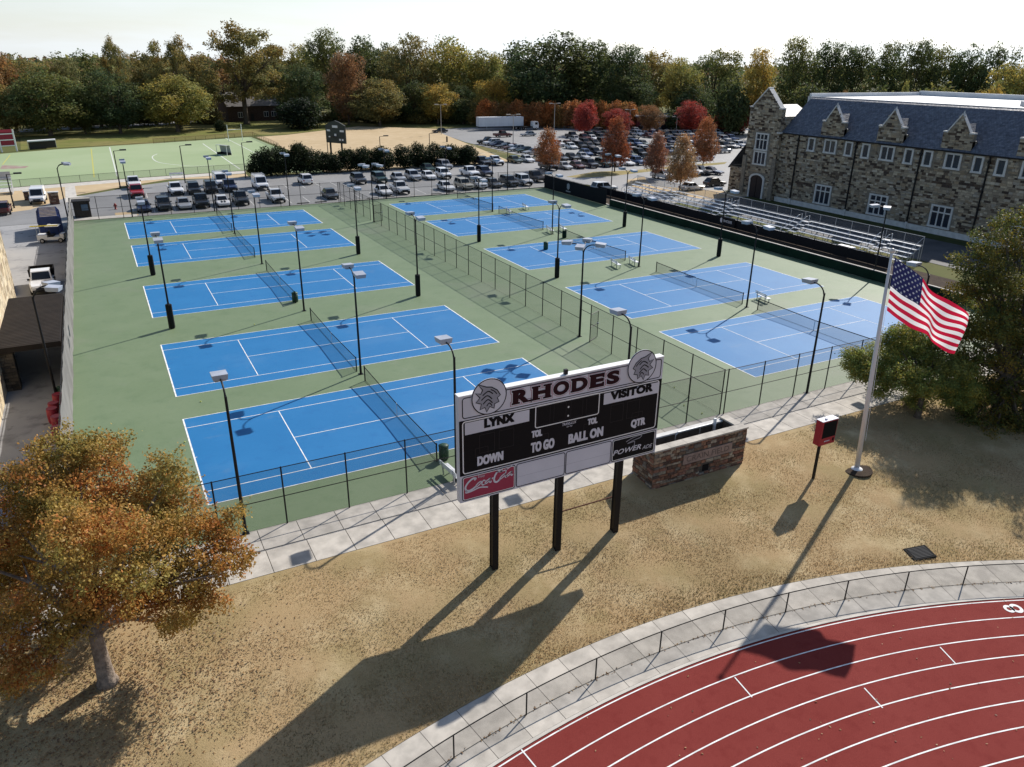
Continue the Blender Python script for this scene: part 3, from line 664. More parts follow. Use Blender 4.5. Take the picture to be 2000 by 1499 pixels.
    # roundels on both ends of the header, standing proud of the top edge
    for uc, vc, sgn in ((1.33, 4.66, 1), (8.93, 4.62, -1)):
        cir = [(.79*math.cos(k*math.pi/20), .79*math.sin(k*math.pi/20)) for k in range(40)]
        disc = MB().prism([(SBX+uc+x, YB-.045, SBZ+vc+y) for x, y in cir], (0, .03, 0)); o = disc.build('roundel', M_SBW, r)
        n = 40; rg = MB().add([(x*1.0, y*1.0, 0) for x, y in cir]+[(x*.945, y*.945, 0) for x, y in cir], [(k, (k+1) % n, n+(k+1) % n, n+k) for k in range(n)])
        pp('ring', rg.mesh('ring', M_SBK), uc, vc, .049)
        f = -1 if sgn < 0 else 1
        # plain swept tufts in grey and black
        body = [(-.30, .34), (-.52, .62), (-.12, .44), (.10, .40), (.36, .22), (.50, -.02), (.36, -.12), (.44, -.30), (.24, -.36), (.22, -.56), (.02, -.44), (-.12, -.66), (-.20, -.44), (-.42, -.50), (-.36, -.26), (-.60, -.16), (-.42, .02), (-.62, .26), (-.38, .18)]
        pp('emblem', flat([(x*f, y) for x, y in body], M_GREYP), uc, vc, .052)
        b = MB()
        ribbon([(x*f, y) for x, y in body+body[:1]], .045, b)
        for st_, w in (([(-.30, .10), (-.05, .24), (.16, .10)], .05), ([(-.36, -.10), (-.10, .06), (.12, -.12)], .05), ([(-.28, -.28), (-.06, -.12), (.14, -.30)], .05), ([(.06, .30), (.22, .20), (.34, .06)], .045), ([(-.12, -.40), (.0, -.28), (.12, -.42)], .045)): ribbon([(x*f, y) for x, y in spline(st_, 5)], w, b)
        pp('emblem_stroke', b.mesh('emblem_stroke', M_SBK), uc, vc, .055)
    # advertising row
    pans = [(.09, 2.60), (2.64, 5.10), (5.13, 7.58), (7.62, 10.10)]
    for i, (u0, u1) in enumerate(pans):
        pp('border', frame_mesh(u0, u1, .06, 1.22, .12, .035, M_SBK), d=.008)
        pp('advert_panel', flat(rrect(u0+.05, u1-.05, .11, 1.17, .09), (M_SBR, M_SBW, M_SBW, M_SBK)[i]), d=.009)
        if i in (0, 3): pp('border', frame_mesh(u0+.04, u1-.04, .10, 1.18, .10, .03, M_WHITE), d=.011)
        if i in (1, 2): pp('seam', flat([(u0+.06, .56), (u1-.06, .56), (u1-.06, .572), (u0+.06, .572)], mat('seam', (.40, .40, .44), .6, .2)), d=.0115)
    word('Enjoy', (318, 1195), (378, 1180), (318, 1168), M_SBW, .0, .2)
    b = MB(); (cu0, cv0), (cu1, _), (_, cv1) = uv(205, 1318), uv(612, 1228), uv(205, 1210); sx, sy = (cu1-cu0), (cv1-cv0)*.95
    def scr(pts, w, k=6): ribbon([(x*sx, y*sy) for x, y in spline(pts, k)], w, b)
    scr([(.20, .86), (.23, .98), (.17, 1.02), (.08, .80), (.02, .45), (.04, .16), (.12, .10), (.22, .28)], .085)
    def ell(cx, cy, rx, ry, w=.05): scr([(cx+rx*math.cos(t)+.05*math.sin(t), cy+ry*math.sin(t)) for t in np.linspace(1.2, 1.2+2*math.pi, 13)], w, 3)
    ell(.285, .44, .036, .19); scr([(.425, .56), (.40, .66), (.365, .56), (.355, .36), (.38, .27), (.42, .36)], .05)
    ell(.475, .50, .034, .18); scr([(.535, .72), (.515, .42), (.53, .33), (.555, .44)], .05)
    scr([(.565, .62), (.60, .64)], .07, 2)
    scr([(.735, 1.0), (.775, 1.1), (.715, 1.16), (.65, .96), (.61, .60), (.62, .32), (.67, .24), (.73, .40)], .085)
    ell(.785, .58, .034, .18); scr([(.865, 1.12), (.845, .70), (.84, .50), (.855, .44), (.875, .54)], .05)
    ell(.925, .64, .032, .17); scr([(.985, .84), (.965, .56), (.98, .47), (1.005, .56)], .05)
    scr([(.04, .16), (.03, -.02), (.14, .0), (.30, .14), (.42, .06), (.48, .0)], .06); scr([(.66, 1.10), (.76, 1.02), (.88, 1.10), (.99, 1.3)], .05)
    pp('lettering', b.mesh('lettering', M_SBW), cu0, cv0, .014)
    word('POWER', (1463, 1004), (1700, 952), (1463, 962), M_SBW, .02, .3, .014); word('ADE', (1712, 948), (1797, 930), (1712, 918), M_SBW, .0, .3, .014)
    b = MB(); ribbon(spline([(-.5, .03), (-.1, .16), (.35, .20), (.30, .08), (-.05, .02), (-.40, -.08), (-.05, -.05), (.0, -.12), (-.02, -.34)]), .035, b)
    u_, v_ = uv(1650, 870); pp('advert_mark', b.mesh('advert_mark', M_GREYP), u_, v_, .014)
    # small camera box and bracket on top of the cabinet
    MB().box(SBX+4.95, SBX+5.10, YB+.06, YB+.2, SBZ+SBH+.03, SBZ+SBH+.26).build('sensor_box', M_BLACK, r)
scoreboard()

# ------------------------------------------------------------------ stone sign enclosure
SIGNPAL = [(.17, .085, .055), (.22, .13, .085), (.13, .085, .06), (.27, .20, .14), (.20, .10, .07), (.16, .14, .12), (.30, .25, .19), (.11, .07, .055), (.24, .12, .075)]
def sign_wall():
    r = thing('stone_sign_enclosure', 'open-topped stone enclosure with a carved name plaque beside the footpath', 'stone wall', (24, -7.6, -.3))
    zt = 1.98; th = .42; z0 = -.55
    core = MB()
    core.box(BX0, BX1, BY0, BY0+th, z0, zt).box(BX0, BX0+th, BY0+th, BY1, z0, zt).box(BX1-th, BX1, BY0+th, BY1, z0, zt).box(BX0+th, BX1-th, BY1-.25, BY1, z0, zt-.12)
    core.build('core', mat('sign mortar', (.10, .085, .07), .95, .1, var=.2), r)
    MB().box(BX0+th+.01, BX1-th-.01, BY0+th+.01, BY1-.26, -.3, .15).build('floor', mat('dark floor', (.02, .018, .016), .95, .1), r)  # near-black floor inside the enclosure walls
    meshes = []
    for c in SIGNPAL: meshes.append(MB().add([(-.5, 0, -.5), (.5, 0, -.5), (.5, 0, .5), (-.5, 0, .5), (-.46, -1, -.44), (.47, -1, -.46), (.46, -1, .45), (-.47, -1, .44)], [(4, 5, 6, 7), (0, 1, 5, 4), (1, 2, 6, 5), (2, 3, 7, 6), (3, 0, 4, 7)]).mesh('stone', mat('stone %.2f %.2f' % c[:2], c, .9, .2, var=.28, scale=7, bump=.5, bscale=25, objrand=.22)))
    plq = (22.85, 26.25, .78, 1.36); vent = (24.30, 24.72, .02, .42)
    def face(length, place, zlo, holes):
        z = zlo; n = 0
        while z < zt-.06:
            h = min(rnd.choice((.10, .13, .16, .20)), zt-z); x = 0.
            while x < length-.05:
                l = min(rnd.uniform(.22, .62), length-x)
                if length-x-l < .12: l = length-x
                if not any(x+l > a+.02 and x < b-.02 and z+h > c+.02 and z < d-.02 for a, b, c, d in holes): place(x+l/2, z+h/2, l-.015, h-.015)
                x += l
            z += h
    q = r.location
    face(BX1-BX0, lambda x, z, l, h: put('stone', rnd.choice(meshes), r, Vector((BX0+x, BY0+.01, z))-q, (0, 0, 0), (l, .035+rnd.random()*.04, h)), -.50, [(plq[0]-BX0, plq[1]-BX0, plq[2], plq[3]), (vent[0]-BX0, vent[1]-BX0, vent[2], vent[3])])
    face(BY1-BY0, lambda x, z, l, h: put('stone', rnd.choice(meshes), r, Vector((BX0+.01, BY0+x, z))-q, (0, 0, -math.pi/2), (l, .035+rnd.random()*.04, h)), -.50, [])
    face(BY1-BY0, lambda x, z, l, h: put('stone', rnd.choice(meshes), r, Vector((BX1-.01, BY0+x, z))-q, (0, 0, math.pi/2), (l, .035+rnd.random()*.04, h)), -.50, [])
    cm = M_LIME
    n = 6; w = (BX1-BX0+.1)/n
    for i in range(n): put('coping_stone', UNIT, r, Vector((BX0-.05+w*(i+.5), BY0+th/2-.01, zt))-q, (0, 0, 0), (w-.012, th+.10, .09))
    for xx in (BX0+th/2, BX1-th/2):
        for i in range(2): put('coping_stone', UNIT, r, Vector((xx, BY0+th+.06+(.60)*(i+.5), zt+.001))-q, (0, 0, 0), (th+.10, .588, .09))
    MB().box(BX0+th+.06, BX1-th-.06, BY1-.30, BY1+.03, zt-.12, zt-.04).build('coping_stone', M_LIME, r)
    pl = MB().box(plq[0], plq[1], BY0-.045, BY0+.02, plq[2], plq[3]).build('name_plaque', mat('pale red granite', (.30, .215, .18), .8, .2, var=.15, scale=3), r)
    t = text_mesh('CRAIN FIELD', mat('carved letters', (.14, .105, .09), .9, .1), .004)
    put('lettering', t, r, Vector((plq[0]+.22, BY0-.05, plq[2]+.13))-q, (math.pi/2, 0, 0), (plq[1]-plq[0]-.44, .34, 1))
    MB().box(vent[0], vent[1], BY0-.02, BY0+.02, vent[2], vent[3]).build('vent_hole', M_SBK, r)
    rail = MB().tube([(23.2, BY1-.55, .2), (23.2, BY1-.55, 1.95), (23.35, BY1-.55, 2.1), (25.7, BY1-.55, 2.1), (25.85, BY1-.55, 1.95), (25.85, BY1-.55, .2)], .03, 8)
    rail.build('handrail', M_GALV, r); MB().tube([(24.9, BY1-.55, .2), (24.9, BY1-.55, 2.1)], .025, 6).build('rail_post', M_GALV, r)
    MB().box(26.05, 26.18, BY1-.42, BY1-.3, .1, 2.25).build('white_post', M_WHITE, r)
sign_wall()

# ------------------------------------------------------------------ red display sign, flagpole, flag
p = GL(1588, 935)
ds = thing('display_sign', 'red boxed display with a black screen on a single black post', 'sign', p)
MB().box(p.x-.06, p.x+.06, p.y-.06, p.y+.06, p.z-.2, p.z+2.15).build('post', M_BLACK, ds)
M_SIGNR = mat('sign red', (.36, .022, .035), .4, .4)
yb_ = p.y-.16; MB().box(p.x-.25, p.x+.92, yb_, yb_+.42, p.z+2.12, p.z+3.55).build('case', M_SIGNR, ds)
MB().box(p.x-.13, p.x+.88, yb_-.012, yb_+.01, p.z+2.55, p.z+3.48).build('screen', mat('dead screen', (.006, .006, .007), .6, .1), ds)
MB().box(p.x-.27, p.x+.94, yb_-.02, yb_+.44, p.z+3.55, p.z+3.58).build('top_cap', M_SBW, ds)
MB().box(p.x+.1, p.x+.2, yb_+.1, yb_+.2, p.z+3.58, p.z+3.66).build('sensor', M_SBW, ds)
b = MB(); [b.box(p.x+.10+i*.058, p.x+.10+i*.058+(.040 if i % 3 else .05), yb_-.014, yb_, p.z+2.31, p.z+2.365) for i in range(7)]; b.build('faded_lettering', M_SBW, ds)
MB().box(p.x+.72, p.x+.84, yb_-.012, yb_, p.z+2.26, p.z+2.44).build('badge', M_SBK, ds)
FPB = GL(1673, 917)
fp = thing('flagpole', 'tall tapered white flagpole standing in a round mulch bed', 'flagpole', FPB)
FT = 12.45
TIP = AT_DEPTH(1742, 494, depth_of(FPB)+FT*CF[2]-.2)-FPB; TIP = Vector((TIP.x, TIP.y, TIP.z)); FT = TIP.z
put('shaft', MB().tube([(0, 0, 0), TIP*.5, TIP], [.14, .115, .06], 14).mesh('shaft', mat('white pole paint', (.62, .62, .64), .35, .5), smooth=True), fp)
put('collar', MB().lathe([(.34, 0), (.34, .04), (.2, .10), (.15, .16)], n=18).mesh('collar', M_WHITE, smooth=True), fp)
bm_ = bmesh.new(); bmesh.ops.create_uvsphere(bm_, u_segments=12, v_segments=8, radius=.13); me = bpy.data.meshes.new('finial'); bm_.to_mesh(me); bm_.free(); me.materials.append(mat('finial grey', (.5, .5, .5), .3, .5))
put('finial', me, fp, TIP+Vector((0, 0, .1))); put('cleat', MB().box(-.20, -.12, -.06, .06, 1.75, 2.05).mesh('cleat', M_GALV), fp)
put('halyard', MB().tube([(.16, -.05, 1.8), TIP+Vector((.15, -.05, -.1))], .009, 5).mesh('halyard', M_SBW), fp)
put('mulch_ring', MB().lathe([(.85, -.06), (.85, .03), (.5, .05)], n=20).mesh('mulch_ring', M_MULCH), fp)
def flag():
    # corners of the cloth traced at the flagpole's own distance, with folds across the fly
    dpt = depth_of(FPB+TIP*.8); c = {k: AT_DEPTH(*v[:2], dpt+v[2]) for k, v in dict(ht=(1748, 503, 0), hb=(1732, 607, 0), ft=(1886, 618, -2.6), fb=(1866, 690, -1.9)).items()}
    vdir = Vector((c['ft']-c['ht']).to_2d().to_3d()).normalized(); nrm = Vector((-vdir.y, vdir.x, 0))*-1
    NS, NT = 52, 39
    def pt(s, t, off=0.):
        top = c['ht'].lerp(c['ft'], s); bot = c['hb'].lerp(c['fb'], s); q = bot.lerp(top, t)
        # cloth sags between hoist and fly; folds grow with distance from the pole
        q = q+Vector((0, 0, 1))*(.30*math.sin(math.pi*s)*(1-t)*(-.25)+.10*math.sin(math.pi*s)*(t-.4))
        am = .30*min(1, s*1.5); w = am*math.sin(s*9.5+t*2.6)+.10*s*math.sin(s*21-t*4.0)
        q = q+Vector((0, 0, 1))*(.07*s*math.sin(s*12+t*3))
        return q+nrm*(w+off)
    root = thing('flag', 'striped flag with a starred blue canton flying from the white flagpole', 'flag', c['ht'])
    def cloth(n, c):
        m, nt, b, N, Lk = new_mat(n); b.inputs['Base Color'].default_value = (*c, 1); b.inputs['Roughness'].default_value = .8; b.inputs['Specular IOR Level'].default_value = .15
        t = N.new('ShaderNodeBsdfTranslucent'); t.inputs[0].default_value = (*c, 1); ms = N.new('ShaderNodeMixShader'); ms.inputs[0].default_value = .5; Lk.new(b.outputs[0], ms.inputs[1]); Lk.new(t.outputs[0], ms.inputs[2]); Lk.new(ms.outputs[0], N['Material Output'].inputs[0]); return m
    red, wht, blu = cloth('flag red', (.52, .014, .050)), cloth('flag white', (.86, .85, .86)), cloth('flag blue', (.016, .018, .070))
    cs = .40
    for i in range(13):
        b = MB(); t1 = 1-i/13; t0 = 1-(i+1)/13; s0 = cs if i < 7 else 0.
        k0 = int(round(s0*NS))
        for k in range(k0, NS):
            for j in range(3):
                a0, a1 = t0+(t1-t0)*j/3, t0+(t1-t0)*(j+1)/3
                b.quad(pt(k/NS, a0), pt((k+1)/NS, a0), pt((k+1)/NS, a1), pt(k/NS, a1))
        b.build('stripe', red if i % 2 == 0 else wht, root, smooth=True)
    b = MB(); k1 = int(round(cs*NS))
    for k in range(k1):
        for j in range(21):
            a0, a1 = 6/13+(7/13)*j/21, 6/13+(7/13)*(j+1)/21; b.quad(pt(k/NS, a0), pt((k+1)/NS, a0), pt((k+1)/NS, a1), pt(k/NS, a1))
    can = b.build('canton', blu, root, smooth=True)
    n = 0
    for row in range(9):
        m = 6 if row % 2 == 0 else 5
        for k in range(m):
            s = cs*((k+.5)/6 if m == 6 else (k+1)/6); t = 6/13+(7/13)*(1-(row+.5)/9); b = MB()
            for off in (.012, -.012):
                v = []
                for q in range(10):
                    a = math.pi/2+q*math.pi/5; rr = 1 if q % 2 == 0 else .40
                    v.append(pt(s+rr*.017*math.cos(a), t+rr*.026*math.sin(a), off))
                b.add(v+[pt(s, t, off)], [(q, (q+1) % 10, 10) for q in range(10)])
            o = b.mesh('star', M_WHITE, c['ht']); put('star', o, can)
flag()

# ------------------------------------------------------------------ pavements beyond the courts
def pxpoly(pts, z=0.): return [(G(*p, z).x, G(*p, z).y) for p in pts]
sheet('service_alley', [(-60, -3), (FX0-.1, -3), (FX0-.1, 82.2), (-60, 82.2)], .002, layered('stained alley concrete', [(.31, .31, .315), ((.37, .365, .36), .2, .4, .65, .8), ((.15, .15, .155), .5, .54, .70, .8), ((.07, .07, .07), .9, .62, .70, .8)], .75, .3, .15, 40))
sheet('parking_lot', [(-60, 82.3), (76, 82.3), (76, 60), (94.0, 60), (94, 66.6), (200, 66.6), (200, 205), (106, 203), (96, 200), (91.5, 186), (87.5, 160), (86.5, 125), (78, 116.3), (66, 117.6), (40, 114.6), (22, 115.6), (11, 115.8), (4, 112.0), (-4.5, 104.5), (-9, 103.5), (-60, 104)], .008, M_ASPH)
sheet('hall_drive', rect(79.5, 92.6, -30, 60), .004, mat('dark asphalt', (.085, .085, .088), .75, .3, var=.2, scale=.5, bump=.15, bscale=40))
sheet('hockey_field', pxpoly([(-300, 322), (0, 301), (113, 292), (260, 283), (490, 268), (545, 290), (640, 340), (480, 333), (230, 350), (0, 368), (-300, 395)]), .006, M_TURF)
sheet('tan_verge', pxpoly([(-300, 402), (0, 374), (230, 356), (480, 340), (488, 347), (330, 351), (255, 363), (140, 383), (60, 410), (0, 418), (-300, 450)]), .012, M_TAN)
sheet('field_walk', pxpoly([(-300, 396), (0, 369), (230, 351), (480, 334), (480, 339), (230, 357), (0, 376), (-300, 404)]), .016, M_CONC2)
sheet('field_walk', pxpoly([(127, 366), (146, 364), (150, 384), (175, 386), (172, 392), (128, 396)]), .02, M_CONC2)
sheet('tan_field', pxpoly([(500, 268), (560, 264), (700, 247), (852, 252), (865, 262), (1004, 318), (930, 322), (640, 338), (560, 292)]), .009, M_TAN)
sheet('green_bank', pxpoly([(40, 268), (260, 252), (430, 236), (560, 236), (700, 240), (852, 236), (852, 251), (700, 246), (560, 263), (497, 265), (260, 281), (40, 294)]), .007, layered('yellow-green bank grass', [(.16, .17, .045), ((.24, .20, .08), .06, .4, .6, .8), ((.10, .11, .035), .3, .5, .7, .7)], .95, .1, .3, 8))  # paler, yellower grass than the meadow around it
sheet('rear_road', pxpoly([(-100, 262), (120, 248), (300, 240), (430, 231), (560, 229), (560, 232), (430, 236), (300, 245), (120, 254), (-100, 268)]), .011, M_ASPH)
M_PLINE = mat('faded lot paint', (.62, .62, .60), .8, .2, var=.2, scale=.8)
def lot_lines():
    lot = bpy.data.objects['parking_lot']
    me = MB().add([(-.06, -2.6, 0), (.06, -2.6, 0), (.06, 2.6, 0), (-.06, 2.6, 0)], [(0, 1, 2, 3)]).mesh('stall_line', M_PLINE)
    for y in (86.8, 100.6):
        for i in range(26): put('stall_line', me, lot, (1.6+i*2.75, y, .013), (0, 0, math.radians(-2)))
    for y in (102.6, 116.3, 135, 152): 
        for i in range(18): put('stall_line', me, lot, (80+i*2.85, y, .013))
    for x, y in ((-8.4, 99.5), (-4.6, 99.3)): put('stall_line', me, lot, (x, y, .013), (0, 0, -.25), (1.3, .9, 1))
    stop = MB().box(-.9, .9, -.09, .09, 0, .13).mesh('wheel_stop', mat('stop concrete', (.16, .15, .14), .9, .2))
    for i in (8, 9, 12, 13, 16, 17): put('wheel_stop', stop, lot, (3.0+i*2.75, 83.3, .012))
lot_lines()
# ------------------------------------------------------------------ service alley
def stone_face(b, P, uax, length, z0, z1, nrm, pal, sl, sh, holes=(), dep=(.02, .07), jit=.0, top=None):
    # courses of separate stones on a wall face, every stone its own block and colour
    P, uax, nrm = Vector(P), Vector(uax), Vector(nrm); z = z0
    while z < z1-.05:
        h = min(rnd.uniform(*sh), z1-z); x = -rnd.random()*sl[0]
        while x < length:
            l = rnd.uniform(*sl); a, c = max(0, x), min(length, x+l); x += l
            if c-a < .06: continue
            if any(c > q0 and a < q1 and z+h > q2 and z < q3 for q0, q1, q2, q3 in holes): continue
            if top and not top((a+c)/2, z+h*.8): continue
            col = rnd.choice(pal); k = rnd.uniform(.8, 1.2); col = tuple(min(1, q*k) for q in col); d = rnd.uniform(*dep)
            v = [P+uax*u+Vector((0, 0, w)) for u, w in ((a+.012, z+.012), (c-.012, z+.012), (c-.012, z+h-.012), (a+.012, z+h-.012))]
            b.add(v+[p+nrm*d for p in v], [(4, 5, 6, 7), (0, 1, 5, 4), (1, 2, 6, 5), (2, 3, 7, 6), (3, 0, 4, 7)], 0, col)
        z += h
def alley_building():
    poly = [(-13.35, 67.5), (-10.95, 49.2), (-9.75, 36.0), (-9.75, 8.0), (-34, 8.0), (-34, 67.5)]
    r = thing('stone_annexe', 'sunlit buff stone building along the service alley', 'building', (-20, 36, 0)); H = 10.5
    b = MB(); n = len(poly); b.prism([(x, y, 0) for x, y in poly[::-1]], (0, 0, H)); b.build('wall', mat('buff render', (.40, .34, .24), .95, .1, var=.15, scale=2), r)
    pal = [(.52, .43, .29), (.56, .47, .33), (.48, .39, .26), (.60, .51, .37), (.34, .26, .17), (.55, .45, .30), (.50, .42, .30)]
    s = MB()
    for a, c in zip(poly[:3], poly[1:4]):
        a, c = Vector((*a, 0)), Vector((*c, 0)); u = (c-a).normalized(); nr = Vector((-u.y, u.x, 0)); nr = nr if nr.x > 0 else -nr
        stone_face(s, a+nr*.005, u, (c-a).length, 0, H, nr, pal, (.5, 1.3), (.3, .6), dep=(.01, .04))
    o = s.build('stonework', M_STONE, r); o['kind'] = 'stuff'
alley_building()
def awning():
    r = thing('canopy', 'dark brown corrugated canopy over the alley doorway', 'canopy', (-8, 27, 0)); z = 3.1
    x0, x1, y0, y1 = -9.75, -6.05, 20.1, 32.6
    fas = MB().box(x0, x1, y0, y0+.12, z-.35, z+.02).box(x1-.12, x1, y0+.12, y1, z-.35, z+.02).box(x0, x1-.12, y1-.12, y1, z-.35, z+.02)
    mb = mat('canopy brown', (.022, .017, .014), .65, .2, var=.2, scale=1.)
    fas.build('fascia', mb, r)
    rib = MB().add([(0, 0, 0), (x1-x0-.1, 0, 0), (x1-x0-.1, .09, .05), (0, .09, .05), (0, .18, .05), (x1-x0-.1, .18, .05), (0, .27, 0), (x1-x0-.1, .27, 0)], [(0, 1, 2, 3), (3, 2, 5, 4), (4, 5, 7, 6)]).mesh('roof_panel', mb)
    n = int((y1-y0-.2)/.33)
    for i in range(n): put('roof_panel', rib, r, Vector((x0+.03, y0+.1+i*.33, z+.02))-r.location, (0, 0, 0), (1, 1.22, 1))
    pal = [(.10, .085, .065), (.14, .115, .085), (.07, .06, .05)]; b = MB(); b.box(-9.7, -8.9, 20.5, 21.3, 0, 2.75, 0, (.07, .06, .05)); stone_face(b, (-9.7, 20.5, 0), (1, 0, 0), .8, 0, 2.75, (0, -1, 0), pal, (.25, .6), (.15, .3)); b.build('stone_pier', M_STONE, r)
awning()
def barrels():
    for i, (px, py) in enumerate([(112, 772), (104, 789), (101, 800), (110, 815), (111, 836)]):
        q = G(px, py, .9); r = thing('plastic_barrel', ['red plastic barrel beside the green lid, end of its row', 'red plastic barrel second from the green lid', 'red plastic barrel in the middle of the row', 'red plastic barrel fourth from the green lid', 'red plastic barrel half hidden by the orange tree'][i], 'barrel', (q.x, q.y, .003), group='red barrels along the alley fence')
        put('drum', MB().lathe([(.26, 0), (.31, .12), (.33, .5), (.31, .9), (.27, .97)], n=16).mesh('drum', M_REDP, smooth=True), r); put('rim', MB().lathe([(.29, .94), (.30, .98), (.22, .98)], n=16).mesh('rim', M_REDP), r)
    q = G(117, 757, .9); bin_((q.x, q.y), 'small green lidded bin at the head of the red barrels', M_GRN, .85, .26)
barrels()
def compactor():
    r = thing('trash_compactor', 'large blue ribbed trash compactor container in the alley', 'compactor', (-8.3, 75.4, .0), math.radians(3)); m = mat('compactor blue', (.018, .040, .150), .5, .4, var=.2, scale=1.2)
    put('body', MB().prism([(-1.2, -3.6, .25), (1.2, -3.6, .25), (1.2, -3.6, 2.1), (.95, -3.6, 2.5), (-.95, -3.6, 2.5), (-1.2, -3.6, 2.1)], (0, 7.2, 0)).mesh('body', m), r)
    rib = MB().prism([(-1.28, 0, .25), (1.28, 0, .25), (1.28, 0, 2.13), (1.0, 0, 2.58), (-1.0, 0, 2.58), (-1.28, 0, 2.13)], (0, .14, 0)).mesh('rib', m)
    for i in range(8): put('rib', rib, r, (0, -3.66+i*1.0, 0))
    top = MB().box(-.9, .9, -.38, .38, 2.5, 2.54).mesh('top_panel', mat('compactor top', (.16, .13, .10), .9, .2, var=.3, scale=3.))
    for i in range(7): put('top_panel', top, r, (0, -3.1+i*1.0, 0))
    put('skid', MB().box(-.9, -.7, -3.5, 3.5, 0, .26).box(.7, .9, -3.5, 3.5, 0, .26).mesh('skid', M_BLACK), r)
    put('warning_label', MB().box(-.25, .05, -3.69, -3.665, 1.5, 1.75).mesh('warning_label', M_WHITE), r)
compactor()
def utility_cart():
    r = thing('utility_cart', 'white utility cart carrying a yellow ladder beside the blue compactor', 'cart', (-8.0, 69.3, 0), math.radians(-12)); m = M_WHITE
    put('body', MB().box(-1.5, 1.3, -.62, .62, .35, .68).box(-1.5, -.4, -.62, .62, .68, .95).box(.9, 1.35, -.6, .6, .6, 1.0).mesh('body', m), r)
    put('canopy', MB().box(-.45, .95, -.62, .62, 1.88, 1.95).mesh('canopy', m), r)
    fr = MB()
    for x in (-.42, .92):
        for y in (-.58, .58): fr.tube([(x, y, .65), (x, y, 1.9)], .025, 6)
    put('frame', fr.mesh('frame', M_BLACK), r); put('seat', MB().box(-.3, .2, -.55, .55, .68, .9).box(-.38, -.28, -.55, .55, .9, 1.3).mesh('seat', M_BLACK), r)
    wm = wheel_mesh(.27, .2)
    for x in (-1.0, .95):
        for y in (-.62, .62): put('wheel', wm, r, (x, y, .27))
    y_ = mat('ladder yellow', (.62, .48, .04), .6, .3); ld = MB().tube([(-2.0, -.75, 2.0), (1.0, -.75, 2.05)], .035, 6).tube([(-2.0, -.40, 2.0), (1.0, -.40, 2.05)], .035, 6)
    for i in range(9): ld.tube([(-1.9+i*.34, -.75, 2.01), (-1.9+i*.34, -.40, 2.01)], .018, 5)
    put('ladder', ld.mesh('ladder', y_), r); put('rack', MB().tube([(-1.4, -.6, .9), (-1.4, -.6, 2.0)], .025, 6).tube([(-1.4, .6, .9), (-1.4, .6, 2.0)], .025, 6).tube([(-1.4, -.75, 2.0), (-1.4, .6, 2.0)], .025, 6).mesh('rack', M_GALV), r)

# ------------------------------------------------------------------ vehicles
def wheel_mesh(rad, w):
    b = MB(); n = 14
    b.tube([(0, -w/2, 0), (0, -w/2+.03, 0), (0, w/2-.03, 0), (0, w/2, 0)], [rad*.9, rad, rad, rad*.9], n, 0)
    for s in (-1, 1): b.tube([(0, s*(w/2-.005), 0), (0, s*(w/2+.012), 0)], rad*.6, 10, 1)
    return b.mesh('wheel', [M_TYRE, M_RIM])
def loft(b, st, mi=0, k=4):
    # st: (x, half width bottom, z bottom, half width shoulder, z shoulder, half width top, z top); closed rings, nose at -x
    rings = []
    for x, wb, zb, ws, zs, wt, zt in st:
        rings.append([(x, -wb, zb), (x, wb, zb), (x, ws, zs*.45+zb*.55), (x, ws, zs), (x, wt, zt), (x, -wt, zt), (x, -ws, zs), (x, -ws, zs*.45+zb*.55)])
    n = 8; vs = [v for r in rings for v in r]; fs = []
    for i in range(len(rings)-1):
        for q in range(n): fs.append((i*n+q, (i+1)*n+q, (i+1)*n+(q+1) % n, i*n+(q+1) % n))
    fs += [tuple(range(n)), tuple((len(rings)-1)*n+q for q in range(n-1, -1, -1))]
    b.add(vs, fs, mi)
CARM = mat('car paint', (.5, .5, .5), .30, .5, coat=.5)
PAINT = {k: mat('paint '+k, c, .32, .5, coat=.4, metal=mt) for k, c, mt in [('white', (.74, .74, .75), 0), ('black', (.010, .010, .012), 0), ('silver', (.42, .43, .45), .3), ('dark grey', (.055, .058, .065), .2), ('navy', (.016, .024, .065), .1), ('red', (.30, .018, .022), 0), ('maroon', (.085, .014, .016), .1), ('beige', (.50, .46, .38), .2), ('green', (.02, .05, .04), .1), ('blue', (.05, .10, .22), .2)]}
